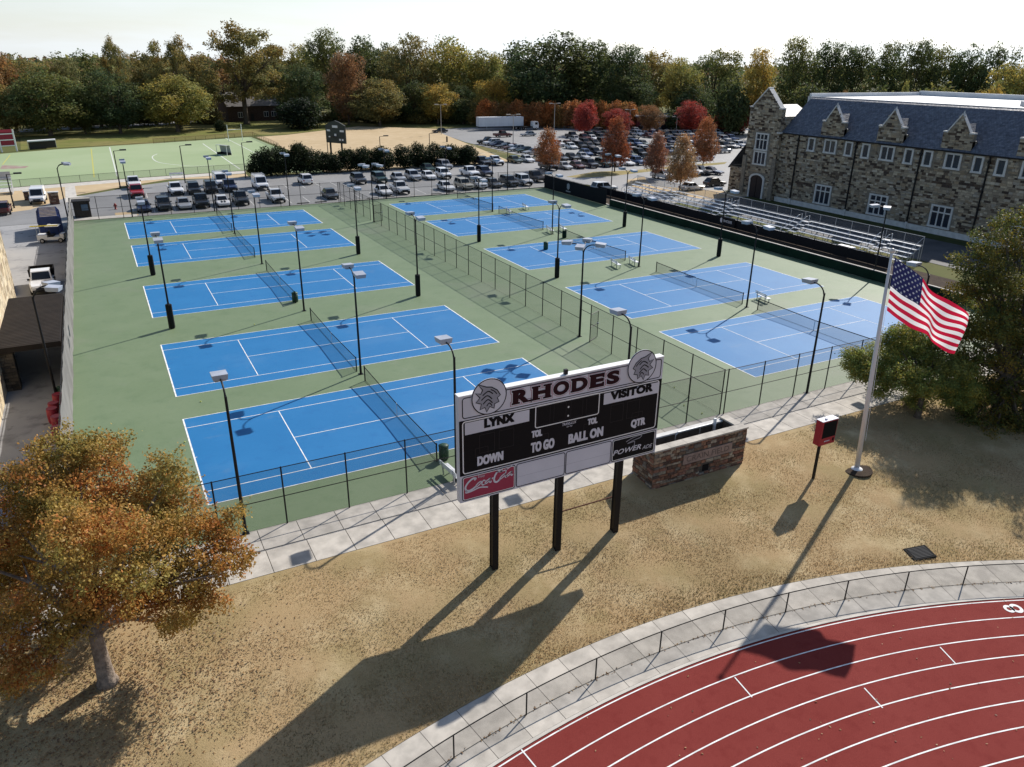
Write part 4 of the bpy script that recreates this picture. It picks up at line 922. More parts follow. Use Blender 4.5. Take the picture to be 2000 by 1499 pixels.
def car_proto(kind):
    D = dict(sedan=(4.7, 1.80, .82, 1.42), suv=(4.7, 1.90, 1.02, 1.74), pickup=(5.6, 1.98, 1.08, 1.86), van=(5.6, 2.0, 1.15, 2.15), hatch=(4.2, 1.78, .88, 1.52), jeep=(4.3, 1.88, 1.08, 1.84))[kind]
    L, W, zs, zr = D; h = W/2; body = MB(); x0, x1 = -L/2, L/2; gz_ = .30 if kind in ('sedan', 'hatch') else .42
    hood = zs-.10 if kind in ('sedan', 'hatch') else zs-.02
    cab = dict(sedan=(-.75, -.15, 1.15, 1.75), suv=(-.85, -.30, 1.85, 2.2), pickup=(-.95, -.40, .75, 1.0), van=(-1.75, -1.05, 2.68, 2.76), hatch=(-.75, -.2, 1.35, 1.9), jeep=(-.62, -.42, 1.85, 1.98))[kind]
    c0, c1, c2, c3 = cab                                    # foot of windscreen, roof front, roof rear, foot of rear window
    st = [(x0, h*.72, gz_+.08, h*.80, .55*zs+.1, h*.70, hood*.78), (x0+.12, h*.86, gz_, h*.93, .62*zs+.1, h*.82, hood*.92), (x0+.7, h*.92, gz_-.05, h, hood*.93, h*.88, hood), (c0, h*.94, gz_-.05, h, zs*.96, h*.90, zs)]
    if kind == 'pickup':
        st += [(c3, h*.94, gz_-.05, h, zs*.96, h*.90, zs), (c3+.02, h*.94, gz_-.05, h, zs*.96, h*.93, zs), (x1-.08, h*.94, gz_, h, zs*.96, h*.93, zs), (x1, h*.9, gz_+.1, h*.97, zs*.94, h*.92, zs)]
    else:
        tail = zs if kind != 'sedan' else zs-.02
        st += [(c3, h*.94, gz_-.05, h, tail*.96, h*.90, tail), (x1-.15, h*.92, gz_, h*.97, tail*.94, h*.86, tail*.99), (x1, h*.78, gz_+.1, h*.86, tail*.72, h*.78, tail*.93)]
    loft(body, st)
    # cabin: pillars and roof in body colour, glass panes laid just proud of it
    ht = h*(.74 if kind in ('sedan', 'hatch') else .80 if kind != 'van' else .86); hb = h*.90
    cb = [(c0, hb, zs-.02), (c1, ht, zr-.04), (c2, ht, zr-.02), (c3, hb, zs-.02)]
    v = []
    for x, w, z in cb: v += [(x, -w, z), (x, w, z)]
    v += [((c1+c2)/2, -ht*.9, zr), ((c1+c2)/2, ht*.9, zr)]
    body.add(v, [(0, 1, 3, 2), (2, 3, 9, 8), (8, 9, 5, 4), (4, 5, 7, 6), (0, 2, 8, 4, 6), (1, 7, 5, 9, 3)])
    if kind == 'pickup':
        body.box(c3+.12, x1-.12, -h*.80, h*.80, zs-.012, zs+.006, 1)
    bme = body.mesh('body', [CARM, M_BLACK], smooth=False, fixn=True)
    def lerp(a, b, t): return tuple(p+(q-p)*t for p, q in zip(a, b))
    def pane(a, b, c, d, n, e=.016, m=.07):
        # a,b bottom; c,d top
        q = [lerp(lerp(a, b, s), lerp(d, c, s), t) for s, t in ((m, .10), (1-m, .10), (1-m, .90), (m, .90))]; n = Vector(n).normalized()*e
        return MB().quad(*[Vector(p)+n for p in q])
    parts = [('body', bme, None)]
    parts.append(('windscreen', pane(v[0], v[1], v[3], v[2], (-(zr-zs), 0, c1-c0)).mesh('windscreen', M_GLASS), None))
    parts.append(('rear_window', pane(v[7], v[6], v[4], v[5], (zr-zs, 0, c3-c2)).mesh('rear_window', M_GLASS), None))
    for s in (-1, 1):
        i = 0 if s < 0 else 1
        a, bq, cq, d = v[0+i], v[6+i], v[4+i], v[2+i]
        if kind == 'van': bq, cq = (c0+1.5, bq[1], bq[2]), (c1+.9, cq[1], cq[2])
        nn = (0, s*(zr-zs), (hb-ht))
        mid = .5
        m1, m2 = lerp(a, bq, mid), lerp(d, cq, mid)
        w = MB()
        for (pa, pb, pc, pd) in ((a, m1, m2, d), (m1, bq, cq, m2)):
            k = pane(pa, pb, pc, pd, nn, .014, .06); w.add(k.v, k.f)
        parts.append(('side_window', w.mesh('side_window', M_GLASS), None))
    wr = dict(sedan=.33, hatch=.32, suv=.37, pickup=.40, van=.37, jeep=.41)[kind]; wm = wheel_mesh(wr, .24)
    for x in (x0+.88, x1-.98 if kind != 'pickup' else x1-1.2):
        for s in (-1, 1): parts.append(('wheel', wm, (x, s*(h-.10), wr)))
    zl = hood*.80
    for s in (-1, 1):
        parts.append(('headlight', MB().box(x0-.01+.06, x0+.16, s*h*.70-.16, s*h*.70+.16, zl-.10, zl+.05).mesh('headlight', M_LAMP), None))
        zt = zs*.80; parts.append(('tail_light', MB().box(x1-.14, x1+.012, s*h*.74-.10, s*h*.74+.10, zt-.14, zt+.12).mesh('tail_light', M_TAIL), None))
    parts.append(('grille', MB().box(x0-.015, x0+.2, -h*.5, h*.5, zl-.26, zl-.04).mesh('grille', M_BLACK), None))
    parts.append(('bumper', MB().box(x0-.05, x0+.25, -h*.80, h*.80, gz_+.02, gz_+.20).mesh('bumper', M_BLACK if kind in ('pickup', 'jeep', 'van') else CARM), None))
    parts.append(('mirror', MB().box(c0+.20, c0+.36, -h-.16, -h+.05, zs+.02, zs+.16).box(c0+.20, c0+.36, h-.05, h+.16, zs+.02, zs+.16).mesh('mirror', M_BLACK), None))
    return parts, L
PROTO = {k: car_proto(k) for k in ('sedan', 'suv', 'pickup', 'van', 'hatch', 'jeep')}
NAMES = dict(sedan=('parked_car', 'car', 'sedan'), suv=('parked_car', 'car', 'SUV'), pickup=('pickup_truck', 'truck', 'pickup truck'), van=('parked_van', 'van', 'van'), hatch=('parked_car', 'car', 'hatchback'), jeep=('parked_car', 'car', 'boxy off-roader'))
HEAD = {'-Y': math.pi/2, '+Y': -math.pi/2, '-X': 0.0, '+X': math.pi}     # nose is local -x
def vehicle(kind, colour, x, y, head, where, anchor='nose', group='cars parked in the lots', extra='', jit=.03):
    parts, L = PROTO[kind]; a = HEAD[head] if isinstance(head, str) else head
    nose = Vector((-math.cos(a), -math.sin(a), 0)); c = Vector((x, y, .0125))-(nose*(L/2) if anchor == 'nose' else Vector((0, 0, 0)))
    nm, cat, word = NAMES[kind]
    r = thing(nm, f'{colour} {word}{extra} {where}', cat, c, a+rnd.uniform(-jit, jit), group)
    for pn, me, loc in parts:
        o = put(pn, me, r, loc or (0, 0, 0))
        if me.materials and me.materials[0] == CARM: o.material_slots[0].link = 'OBJECT'; o.material_slots[0].material = PAINT[colour]
    return r
utility_cart()
tr = vehicle('pickup', 'white', -8.35, 44.2, '-Y', 'with a dark dump bed standing in the alley', group='alley vehicles')
put('dump_bed', MB().box(.75, 3.1, -1.05, 1.05, 1.05, 1.12).box(.75, .85, -1.05, 1.05, 1.12, 1.75).box(3.0, 3.1, -1.05, 1.05, 1.12, 1.6).box(.85, 3.0, -1.05, -.97, 1.12, 1.6).box(.85, 3.0, .97, 1.05, 1.12, 1.6).mesh('dump_bed', mat('bed black', (.02, .018, .016), .8, .2)), tr)
WA, WB, WC = 'parked along the courts\' back fence', 'parked in the middle row behind the courts', 'parked in the row by the dark shrubs'
def row(lst, y, where, g, head='-Y'):
    for k, c, x, *e in lst:
        ex = e[0] if e else ''; yy = e[1] if len(e) > 1 else y
        vehicle(k, c, x, yy, head, where, group=g, extra=ex)
row([('sedan', 'navy', 3.05), ('suv', 'dark grey', 5.7), ('sedan', 'silver', 8.4, ' with a dull hood'), ('pickup', 'black', 10.9), ('sedan', 'white', 13.8, ' with black hood stripes'), ('pickup', 'dark grey', 16.5), ('pickup', 'white', 21.8, ' next to the gap of empty stalls'), ('sedan', 'dark grey', 30.2, ' beside the dividing fence'),
     ('sedan', 'white', 39.05, ' beside the white pickup'), ('pickup', 'white', 42.1, ' past the divider'), ('sedan', 'white', 50.2, ' with dark window posts'), ('suv', 'beige', 53.6), ('suv', 'white', 56.3), ('sedan', 'dark grey', 59.2, ' between two white cars'), ('suv', 'dark grey', 62.4), ('jeep', 'white', 65.3), ('pickup', 'black', 69.5, '', 87.2)], 84.5, WA, 'cars along the back fence')
st_ = [o for o in bpy.data.objects if o.get('label', '').startswith('white sedan with black hood stripes')][0]
put('hood_stripe', MB().box(-2.0, -.8, -.32, -.10, .755, .80).box(-2.0, -.8, .10, .32, .755, .80).mesh('hood_stripe', M_BLACK), st_)
row([('pickup', 'red', 2.95), ('pickup', 'white', 8.7), ('suv', 'black', 11.4), ('jeep', 'black', 14.0), ('pickup', 'navy', 17.0), ('van', 'white', 22.0, ' with roof racks'), ('suv', 'dark grey', 39.0), ('suv', 'green', 42.9), ('sedan', 'silver', 46.5), ('suv', 'silver', 49.4), ('sedan', 'white', 52.4), ('jeep', 'white', 55.4, ' with a black front'), ('pickup', 'white', 61.1, ' with an open bed'), ('suv', 'navy', 64.0)], 97.8, WB, 'cars in the middle row')
row([('pickup', 'white', 3.1, ' behind the red truck', 107.5), ('van', 'white', 16.5, ' with a ladder rack', 104.0), ('sedan', 'green', 56.4, '', 108.0), ('suv', 'silver', 60.9, '', 110.0), ('pickup', 'dark grey', 70.4, '', 111.6), ('pickup', 'white', 73.4, ' by the tan field', 111.5)], 109, WC, 'cars by the shrubs')
vehicle('suv', 'white', 30.3, 103.4, '+Y', 'with a spare wheel, alone among empty stalls by the shrubs', anchor='centre', group='cars by the shrubs')
for o in list(bpy.data.objects):
    l = o.get('label', '')
    if 'van' in l and 'rack' in l:
        b = MB()
        for x in (-.6, .6, 1.8): b.tube([(x, -.85, 2.35), (x, .85, 2.35)], .03, 6).tube([(x, -.85, 2.1), (x, -.85, 2.35)], .03, 6).tube([(x, .85, 2.1), (x, .85, 2.35)], .03, 6)
        b.tube([(-.8, -.8, 2.37), (2.4, -.8, 2.37)], .03, 6).tube([(-.8, .8, 2.37), (2.4, .8, 2.37)], .03, 6); put('roof_rack', b.mesh('roof_rack', M_GALV), o)
v0 = G(40, 407); vehicle('van', 'white', G(75, 401).x, G(75, 401).y, '-Y', 'parked alone between two brick piers', group='cars by the field')
q = G(8, 417); vehicle('suv', 'maroon', q.x, q.y, '+Y', 'at the kerb by the small stand', anchor='centre', group='cars by the field')
F2 = 'facing the planted island of the main lot'
row([('pickup', 'black', 80.0), ('sedan', 'silver', 83.5), ('sedan', 'maroon', 86.6), ('suv', 'dark grey', 89.8), ('suv', 'green', 93.2), ('suv', 'white', 96.2), ('sedan', 'white', 99.2), ('suv', 'blue', 102.0), ('sedan', 'green', 105.2), ('sedan', 'red', 108.6)], 100.2, F2, 'cars facing the island')
row([('sedan', 'green', 79.0), ('sedan', 'white', 82.1), ('sedan', 'beige', 85.3), ('sedan', 'dark grey', 90.8), ('sedan', 'black', 93.6), ('sedan', 'silver', 96.6)], 113.5, 'in the second row of the main lot', 'cars in the second row')
for i, (k, c) in enumerate([('sedan', 'silver'), ('sedan', 'green'), ('hatch', 'silver'), ('sedan', 'maroon'), ('sedan', 'dark grey'), ('hatch', 'navy'), ('suv', 'white'), ('pickup', 'black')]):
    vehicle(k, c, 88.2, 128.4+i*3.6, '-X', 'along the edge of the tan field', group='cars beside the tan field')
vehicle('sedan', 'black', 92.5, 189.5, '-X', 'by the far lamp post at the corner of the tan field', anchor='centre', group='far cars')
vehicle('pickup', 'maroon', 104, 170, '+X', 'alone in front of the white trailer', anchor='centre', group='far cars'); vehicle('sedan', 'silver', 112.5, 170, '-X', 'alone on open asphalt near the trailer', anchor='centre', group='far cars')
COLS = ['black', 'white', 'silver', 'dark grey', 'navy', 'white', 'silver', 'black', 'dark grey', 'green', 'blue', 'maroon']; KS = ['sedan', 'suv', 'sedan', 'hatch', 'suv', 'pickup', 'sedan', 'suv']
def fill(y, xs, head, where, g, skip=.12):
    for x in xs:
        if rnd.random() < skip: continue
        vehicle(rnd.choice(KS), rnd.choice(COLS), x+rnd.uniform(-.15, .15), y+rnd.uniform(-.3, .3), head, where, group=g)
R3 = 'in the crowded rows under the red trees'
fill(119.0, np.arange(101, 152, 2.85), '-Y', R3, 'crowded rows'); fill(113.6, np.arange(101, 128, 2.85), '-Y', R3, 'crowded rows')
fill(132.9, np.arange(105.5, 165, 2.85), '-Y', R3, 'crowded rows'); fill(139.0, np.arange(105.5, 165, 2.85), '-Y', R3, 'crowded rows', .2)
fill(150.2, np.arange(118, 180, 2.85), '-Y', R3, 'crowded rows', .1); fill(156.4, np.arange(121, 185, 2.85), '-Y', R3, 'crowded rows', .2)
fill(168.0, np.arange(132, 195, 2.85), '-Y', R3, 'crowded rows', .25)
for k, c, x, y in [('suv', 'white', 94.2, 80.5), ('suv', 'black', 98.2, 80.9), ('van', 'white', 102.4, 82.1), ('suv', 'dark grey', 104.9, 82.2), ('sedan', 'navy', 107.6, 81.8)]: vehicle(k, c, x, y, math.pi/2+.35, 'in the short row by the hall', group='cars by the hall')
vehicle('sedan', 'white', 89.2, 69.3, '+X', 'on the drive between bleachers and hall', anchor='centre', group='cars by the hall'); vehicle('hatch', 'black', 96.4, 71.5, '+X', 'turning beside the hall corner', anchor='centre', group='cars by the hall')
vehicle('suv', 'white', 118.7, 101.2, '-Y', 'at the end of the island under a tan tree', group='cars by the hall'); vehicle('suv', 'white', 122.4, 101.5, '-Y', 'at the tip of the island', group='cars by the hall')
vehicle('suv', 'silver', 136, 113, '+X', 'behind the hall tower', anchor='centre', group='cars by the hall'); vehicle('suv', 'white', 74.0, 74.0, '+X', 'half hidden by the black-screened fence', anchor='centre', group='cars by the hall')
def trailer():
    a, b = G(933, 255), G(1019, 253); c = (a+b)/2; L = (b-a).length; ang = math.atan2(b.y-a.y, b.x-a.x)
    r = thing('box_trailer', 'long white box trailer parked before the orange hedge', 'trailer', (c.x, c.y, .012), ang)
    put('box', MB().box(-L/2, L/2, -1.3, 1.3, 1.15, 3.95).mesh('box', mat('trailer white', (.66, .67, .70), .5, .4, var=.05, scale=.5)), r)
    for i in range(10): put('side_rib', MB().box(-.03, .03, -1.33, -1.3, 1.2, 3.9).mesh('side_rib', M_SBW) if i == 0 else bpy.data.meshes['side_rib'], r, (-L/2+.6+i*(L-1.2)/9, 0, 0))
    put('chassis', MB().box(-L/2+.3, L/2-.2, -.6, .6, .8, 1.15).mesh('chassis', M_BLACK), r)
    wm = wheel_mesh(.5, .5)
    for x in (L/2-1.2, L/2-2.5):
        for s in (-1, 1): put('wheel', wm, r, (x, s*1.0, .5))
    for s in (-.8, .8): put('landing_leg', MB().box(-L/2+2.7, -L/2+2.85, s-.07, s+.07, 0, 1.15).mesh('landing_leg', M_GALV), r)
    q = G(1044, 254); t = thing('box_truck', 'white cab-over truck standing past the trailer', 'truck', (q.x, q.y, .012), ang+math.pi)
    put('cab', MB().prism([(-1.0, -1.0, .6), (1.0, -1.0, .6), (1.0, -1.0, 2.6), (-.7, -1.0, 2.6), (-1.0, -1.0, 1.6)], (0, 2.0, 0)).mesh('cab', PAINT['white'], fixn=True), t)
    put('windscreen', MB().quad((-1.02, -.85, 1.7), (-1.02, .85, 1.7), (-.76, .85, 2.45), (-.76, -.85, 2.45)).mesh('windscreen', M_GLASS), t)
    for s in (-1, 1): put('side_window', MB().box(-.6, .3, s*1.012-.01, s*1.012+.01, 1.65, 2.35).mesh('side_window', M_GLASS), t)
    put('bed', MB().box(1.1, 5.0, -1.05, 1.05, .8, 1.1).mesh('bed', M_BLACK), t)
    for x in (-.2, 3.6):
        for s in (-1, 1): put('wheel', wheel_mesh(.42, .3), t, (x, s*.85, .42))
trailer()

# ------------------------------------------------------------------ stone hall
HX = 94.5
HPAL = [(.33, .275, .20), (.38, .315, .23), (.28, .235, .175), (.43, .36, .26), (.25, .205, .15), (.34, .30, .245), (.31, .24, .16), (.105, .075, .055), (.07, .052, .042), (.46, .40, .31), (.32, .265, .195), (.13, .10, .075)]
def slate_mat():
    m, nt, b, N, L = new_mat('blue-grey slate'); g = N.new('ShaderNodeNewGeometry'); sp = N.new('ShaderNodeSeparateXYZ'); L.new(g.outputs['Position'], sp.inputs[0])
    cb = N.new('ShaderNodeCombineXYZ'); L.new(sp.outputs['Y'], cb.inputs[0]); ml = N.new('ShaderNodeMath'); ml.operation = 'MULTIPLY'; ml.inputs[1].default_value = 1.35; L.new(sp.outputs['Z'], ml.inputs[0]); L.new(ml.outputs[0], cb.inputs[1])
    br = N.new('ShaderNodeTexBrick'); br.inputs['Scale'].default_value = 1.0; br.inputs['Brick Width'].default_value = .34; br.inputs['Row Height'].default_value = .22; br.inputs['Mortar Size'].default_value = .012
    br.inputs['Color1'].default_value = (.095, .110, .145, 1); br.inputs['Color2'].default_value = (.150, .168, .205, 1); br.inputs['Mortar'].default_value = (.03, .035, .05, 1); L.new(cb.outputs[0], br.inputs['Vector'])
    nz = N.new('ShaderNodeTexNoise'); nz.inputs['Scale'].default_value = 2.5; nz.inputs['Detail'].default_value = 6; L.new(g.outputs['Position'], nz.inputs['Vector'])
    mx = N.new('ShaderNodeMix'); mx.data_type = 'RGBA'; mx.blend_type = 'MULTIPLY'; mx.inputs['Factor'].default_value = .8; L.new(br.outputs['Color'], mx.inputs['A'])
    rp = N.new('ShaderNodeMapRange'); rp.inputs[1].default_value = .3; rp.inputs[2].default_value = .7; rp.inputs[3].default_value = .45; rp.inputs[4].default_value = 1.3; L.new(nz.outputs['Fac'], rp.inputs[0]); L.new(rp.outputs[0], mx.inputs['B'])
    L.new(mx.outputs['Result'], b.inputs['Base Color']); bp = N.new('ShaderNodeBump'); bp.inputs['Strength'].default_value = .8; bp.inputs['Distance'].default_value = .06
    L.new(br.outputs['Fac'], bp.inputs['Height']); bp.invert = True; bp2 = N.new('ShaderNodeBump'); bp2.inputs['Strength'].default_value = .6; bp2.inputs['Distance'].default_value = .1; L.new(nz.outputs['Fac'], bp2.inputs['Height']); L.new(bp.outputs[0], bp2.inputs['Normal']); L.new(bp2.outputs[0], b.inputs['Normal'])
    b.inputs['Roughness'].default_value = .55; b.inputs['Specular IOR Level'].default_value = .4; return m
M_SLATE = slate_mat()
def hall():
    r = thing('stone_hall', 'long fieldstone hall with slate roof, gabled dormers and end tower', 'building', (HX, 38, 0))
    y0, y1, ze = 2.0, 62.2, 10.7
    MB().box(HX, HX+35, y0, 66.2-4.0, 0, ze-.02).build('core_wall', M_MORTAR, r)
    dorm = [45.9, 36.2, 26.6, 16.9, 7.2]; dw = 2.05
    wins = []      # (yc, half width, z0, z1, lights across, transom z or None)
    for i, y in enumerate(dorm):
        wins.append((y-.05, .86, 8.55, 10.12, 2, None)); wins.append((y-.1, 1.28, 1.1, 3.55, 3, 2.85))
        for dy in (3.45, -3.35): wins.append((y+dy, .42, 8.5, 10.1, 1, None))
    holes = [(y-h-.32, y+h+.32, a-.25, c+.25) for y, h, a, c, *_ in wins]
    tw0, tw1 = 55.4, 62.2
    s = MB()
    stone_face(s, (HX, y0, 0), (0, 1, 0), tw0-y0, .75, ze, (-1, 0, 0), HPAL, (.30, .86), (.17, .35), [(a-y0, b-y0, c, d) for a, b, c, d in holes], (.03, .10))
    for y in dorm:       # dormer gables rising through the eaves
        apex = 15.0; sh = 12.75
        MB().prism([(HX, y-dw, ze-.02), (HX, y-dw, sh), (HX, y-1.45, sh+.05), (HX, y, apex-.15), (HX, y+1.45, sh+.05), (HX, y+dw, sh), (HX, y+dw, ze-.02)], (.5, 0, 0)).build('dormer_core', M_MORTAR, r)
        stone_face(s, (HX, y-dw, 0), (0, 1, 0), 2*dw, ze, apex, (-1, 0, 0), HPAL, (.30, .86), (.17, .35), (), (.03, .1), top=lambda u, z: z < sh or abs(u-dw) < 1.5*(apex-.1-z)/(apex-sh))
        rf = MB(); xr = HX+4.4
        for sg in (-1, 1):
            rf.add([(HX+.3, y, apex-1.15), (HX+.3, y+sg*1.6, sh-.75), (HX+1.4, y+sg*1.6, sh-.75), (xr-1.3, y, apex-1.15)], [(0, 1, 2, 3) if sg > 0 else (3, 2, 1, 0)])
            rf.add([(HX+.3, y+sg*1.6, sh-.75), (HX+.3, y+sg*dw, sh-.85), (HX+1.4, y+sg*dw, sh-.85), (HX+1.4, y+sg*1.6, sh-.75)], [(0, 1, 2, 3)])
            MB().obox((HX+.17, y+sg*.80, (apex+sh)/2+.02), (.27, 0, 0), (0, sg*.80, -(apex-sh)/2-.02), (0, .06, .05)).build('gable_coping', M_LIME, r)
            MB().box(HX-.14, HX+.5, y+sg*1.75-.33, y+sg*1.75+.33, sh-.02, sh+.16).build('kneeler_stone', M_LIME, r)
            MB().box(HX+.02, HX+1.4, min(y+sg*dw, y+sg*(dw-.25)), max(y+sg*dw, y+sg*(dw-.25)), ze, sh-.88).build('dormer_cheek', M_MORTAR, r)
        rf.build('dormer_roof', M_SLATE, r)
        MB().lathe([(.16, 0), (.10, .25), (.02, .55)], (HX+.15, y, apex-.1), 6).build('finial', M_LIME, r)
    # tower
    MB().prism([(HX-.7, tw0, 0), (HX-.7, tw0, 14.0), (HX-.7, tw0+.55, 14.2), (HX-.7, (tw0+tw1)/2, 16.9), (HX-.7, tw1-.55, 14.2), (HX-.7, tw1, 14.0), (HX-.7, tw1, 0)], (.7, 0, 0)).build('tower_core', M_MORTAR, r)
    MB().box(HX+.001, HX+5.8, tw0, tw1, 0, 12.9).build('tower_body', M_MORTAR, r); MB().add([(HX+.02, tw0-.02, 12.9), (HX+5.9, tw0-.02, 12.9), (HX+5.9, (tw0+tw1)/2, 14.5), (HX+.02, (tw0+tw1)/2, 14.5), (HX+.02, tw1+.02, 12.9), (HX+5.9, tw1+.02, 12.9)], [(0, 1, 2, 3), (3, 2, 5, 4), (1, 5, 2)]).build('tower_roof', M_SLATE, r)
    tc = (tw0+tw1)/2; half = (tw1-tw0)/2
    thole = [(tc-1.45-.25-tw0, tc+1.45+.25-tw0, 5.2, 10.35), (tc-1.75-tw0, tc+1.75-tw0, 0, 3.95)]
    stone_face(s, (HX-.7, tw0, 0), (0, 1, 0), tw1-tw0, 0, 16.9, (-1, 0, 0), HPAL, (.30, .86), (.17, .35), thole, (.03, .1), top=lambda u, z: z < 14.05 or abs(u-half) < (half-.55)*(16.9-z)/(16.9-14.05))
    stone_face(s, (HX-.7, tw0, 0), (1, 0, 0), .7, 0, 14, (0, -1, 0), HPAL, (.3, .5), (.2, .42), (), (.02, .06)); stone_face(s, (HX, tw0, 0), (1, 0, 0), 5.5, 10.7, 12.9, (0, -1, 0), HPAL, (.30, .86), (.17, .35), (), (.02, .06))
    stone_face(s, (HX+5.8, tw1, 0), (-1, 0, 0), 6.5, 0, 12.9, (0, 1, 0), HPAL, (.30, .86), (.17, .35), (), (.02, .06))
    for sg in (-1, 1):
        MB().obox((HX-.33, tc+sg*(half-.45)/2, 15.62), (.48, 0, 0), (0, sg*(half-.4)/2, -1.42), (0, .07, .06)).build('gable_coping', M_LIME, r)
        MB().box(HX-.85, HX-.1, tc+sg*(half-.25)-.4, tc+sg*(half-.25)+.4, 13.98, 14.18).build('kneeler_stone', M_LIME, r)
        MB().box(HX-.95, HX+.2, tc+sg*(half+.0)-.35, tc+sg*(half+.0)+.35, 10.4, 10.6).build('set_off_stone', M_LIME, r)
        MB().box(HX-.95, HX-.7, tc+sg*(half-.2)-.4, tc+sg*(half-.2)+.4, 0, 6.5).build('buttress', M_MORTAR, r)
    # low wing beyond the tower
    MB().box(HX+.2, HX+9, tw1+.01, 66.2, 0, 4.25).build('wing_wall', M_MORTAR, r)
    stone_face(s, (HX+.2, tw1+.01, 0), (0, 1, 0), 66.2-tw1, 0, 4.25, (-1, 0, 0), HPAL, (.30, .86), (.17, .35), (), (.03, .08)); stone_face(s, (HX+9, 66.2, 0), (-1, 0, 0), 8.8, 0, 4.25, (0, 1, 0), HPAL, (.30, .86), (.17, .35), (), (.03, .08))
    MB().add([(HX-.1, 66.5, 4.1), (HX-.1, tw1, 9.0), (HX+9, tw1, 9.0), (HX+9, 66.5, 4.1), (HX-.1, 66.5, 3.95), (HX-.1, tw1, 8.85), (HX+9, tw1, 8.85), (HX+9, 66.5, 3.95)], [(0, 3, 2, 1), (0, 1, 5, 4), (0, 4, 7, 3), (2, 3, 7, 6)]).build('wing_roof', M_SLATE, r)
    o = s.build('stonework', M_STONE, r); o['kind'] = 'stuff'
    # main roof slope, flat deck behind, parapet edge
    zt, xt = 15.75, HX+5.6
    MB().add([(HX-.35, y0, ze-.15), (HX-.35, tw0, ze-.15), (xt-.6, tw0, zt-.25), (xt, tw0, zt), (xt, y0, zt), (xt-.6, y0, zt-.25)], [(0, 5, 2, 1), (5, 4, 3, 2)]).build('roof', M_SLATE, r)
    MB().add([(HX+.0, tw0, ze-.1), (xt, tw0, zt-.02), (xt+1, tw0, ze-.1)], [(0, 1, 2)]).build('roof_end', M_SLATE, r)
    MB().box(HX-.42, HX-.28, y0, tw0, ze-.28, ze-.13).build('gutter', M_BLACK, r)
    md = mat('white roof membrane', (.62, .63, .64), .6, .3, var=.08, scale=.4)
    MB().box(xt+.01, HX+33, y0, 56.5, ze, zt-.06).build('flat_roof', md, r); MB().box(xt-.05, xt+.3, y0, 56.5, zt-.05, zt+.06).build('roof_edge', M_LIME, r)
    MB().box(HX+32.6, HX+33.2, y0, 56.5, zt-.05, zt+.7).build('parapet', md, r); MB().box(xt+.4, HX+32.5, 56.2, 56.6, zt-.05, zt+.5).build('parapet', md, r)
    for i in range(5): MB().box(xt+2+i*1.3, xt+2.9+i*1.3, 22+i*1.1, 23+i*1.1, zt-.05, zt+.5+.1*(i % 3)).build('roof_unit', M_GALV, r)
    MB().box(HX-.16, HX, y0, tw0-.3, 0, .72).build('plinth', M_LIME, r)
    for y in (51.8, 41.2, 31.0, 21.8, 11.6):
        d = MB().box(HX-.30, HX-.16, y-.08, y+.08, .75, ze-.2); d.build('downpipe', M_BLACK, r); MB().box(HX-.36, HX-.15, y-.16, y+.16, ze-1.1, ze-.75).build('rainwater_head', M_BLACK, r); MB().box(HX-.34, HX-.16, y-.14, y+.14, .0, .9).build('pipe_shoe', M_LIME, r)
    def window(yc, hw, za, zb, n, tr, x=HX):
        fo = MB().box(x-.13, x+.05, yc-hw-.26, yc-hw, za-.22, zb+.22).box(x-.13, x+.05, yc+hw, yc+hw+.26, za-.22, zb+.22).box(x-.13, x+.05, yc-hw, yc+hw, zb, zb+.22)
        w = fo.build('window', M_LIME, r)
        MB().box(x-.17, x+.05, yc-hw-.3, yc+hw+.3, za-.24, za).build('sill', M_LIME, w)
        for i in range(1, n): MB().box(x-.09, x+.02, yc-hw+2*hw*i/n-.09, yc-hw+2*hw*i/n+.09, za, zb).build('mullion', M_LIME, w)
        rows = [(za, zb)] if tr is None else [(za, tr-.08), (tr+.08, zb)]
        if tr is not None: MB().box(x-.088, x+.02, yc-hw, yc+hw, tr-.08, tr+.08).build('transom', M_LIME, w)
        for i in range(n):
            for a, c in rows: MB().box(x-.045, x-.02, yc-hw+2*hw*i/n+.05, yc-hw+2*hw*(i+1)/n-.05, a+.02, c-.02).build('pane', M_GLASSB, w)
    for wdw in wins: window(*wdw)
    window(tc, 1.15, 7.75, 10.0, 3, 9.2, HX-.72); window(tc, 1.15, 5.45, 7.2, 3, None, HX-.72)
    dr = MB(); arch = [(tc-1.35, 0), (tc-1.35, 2.9)]+[(tc-1.35*math.cos(a), 2.9+.75*math.sin(a)) for a in np.linspace(.2, math.pi-.2, 8)]+[(tc+1.35, 2.9), (tc+1.35, 0)]
    d = MB().prism([(HX-.80, y, z) for y, z in arch], (.1, 0, 0)).build('door', mat('dark oak', (.022, .016, .018), .6, .3), r)
    fr = MB(); n = len(arch); sc = [(tc+(y-tc)*1.24, z if z == 0 else z*1.07) for y, z in arch]
    for (p0, p1), (q0, q1) in zip(zip(arch, arch[1:]), zip(sc, sc[1:])):
        fr.prism([(HX-.86, *p0), (HX-.86, *p1), (HX-.86, *q1), (HX-.86, *q0)], (.2, 0, 0))
    fr.build('door_surround', M_LIME, r); MB().box(HX-.84, HX-.8, tc-.015, tc+.015, 0, 3.4).build('door_joint', M_SBK, r)
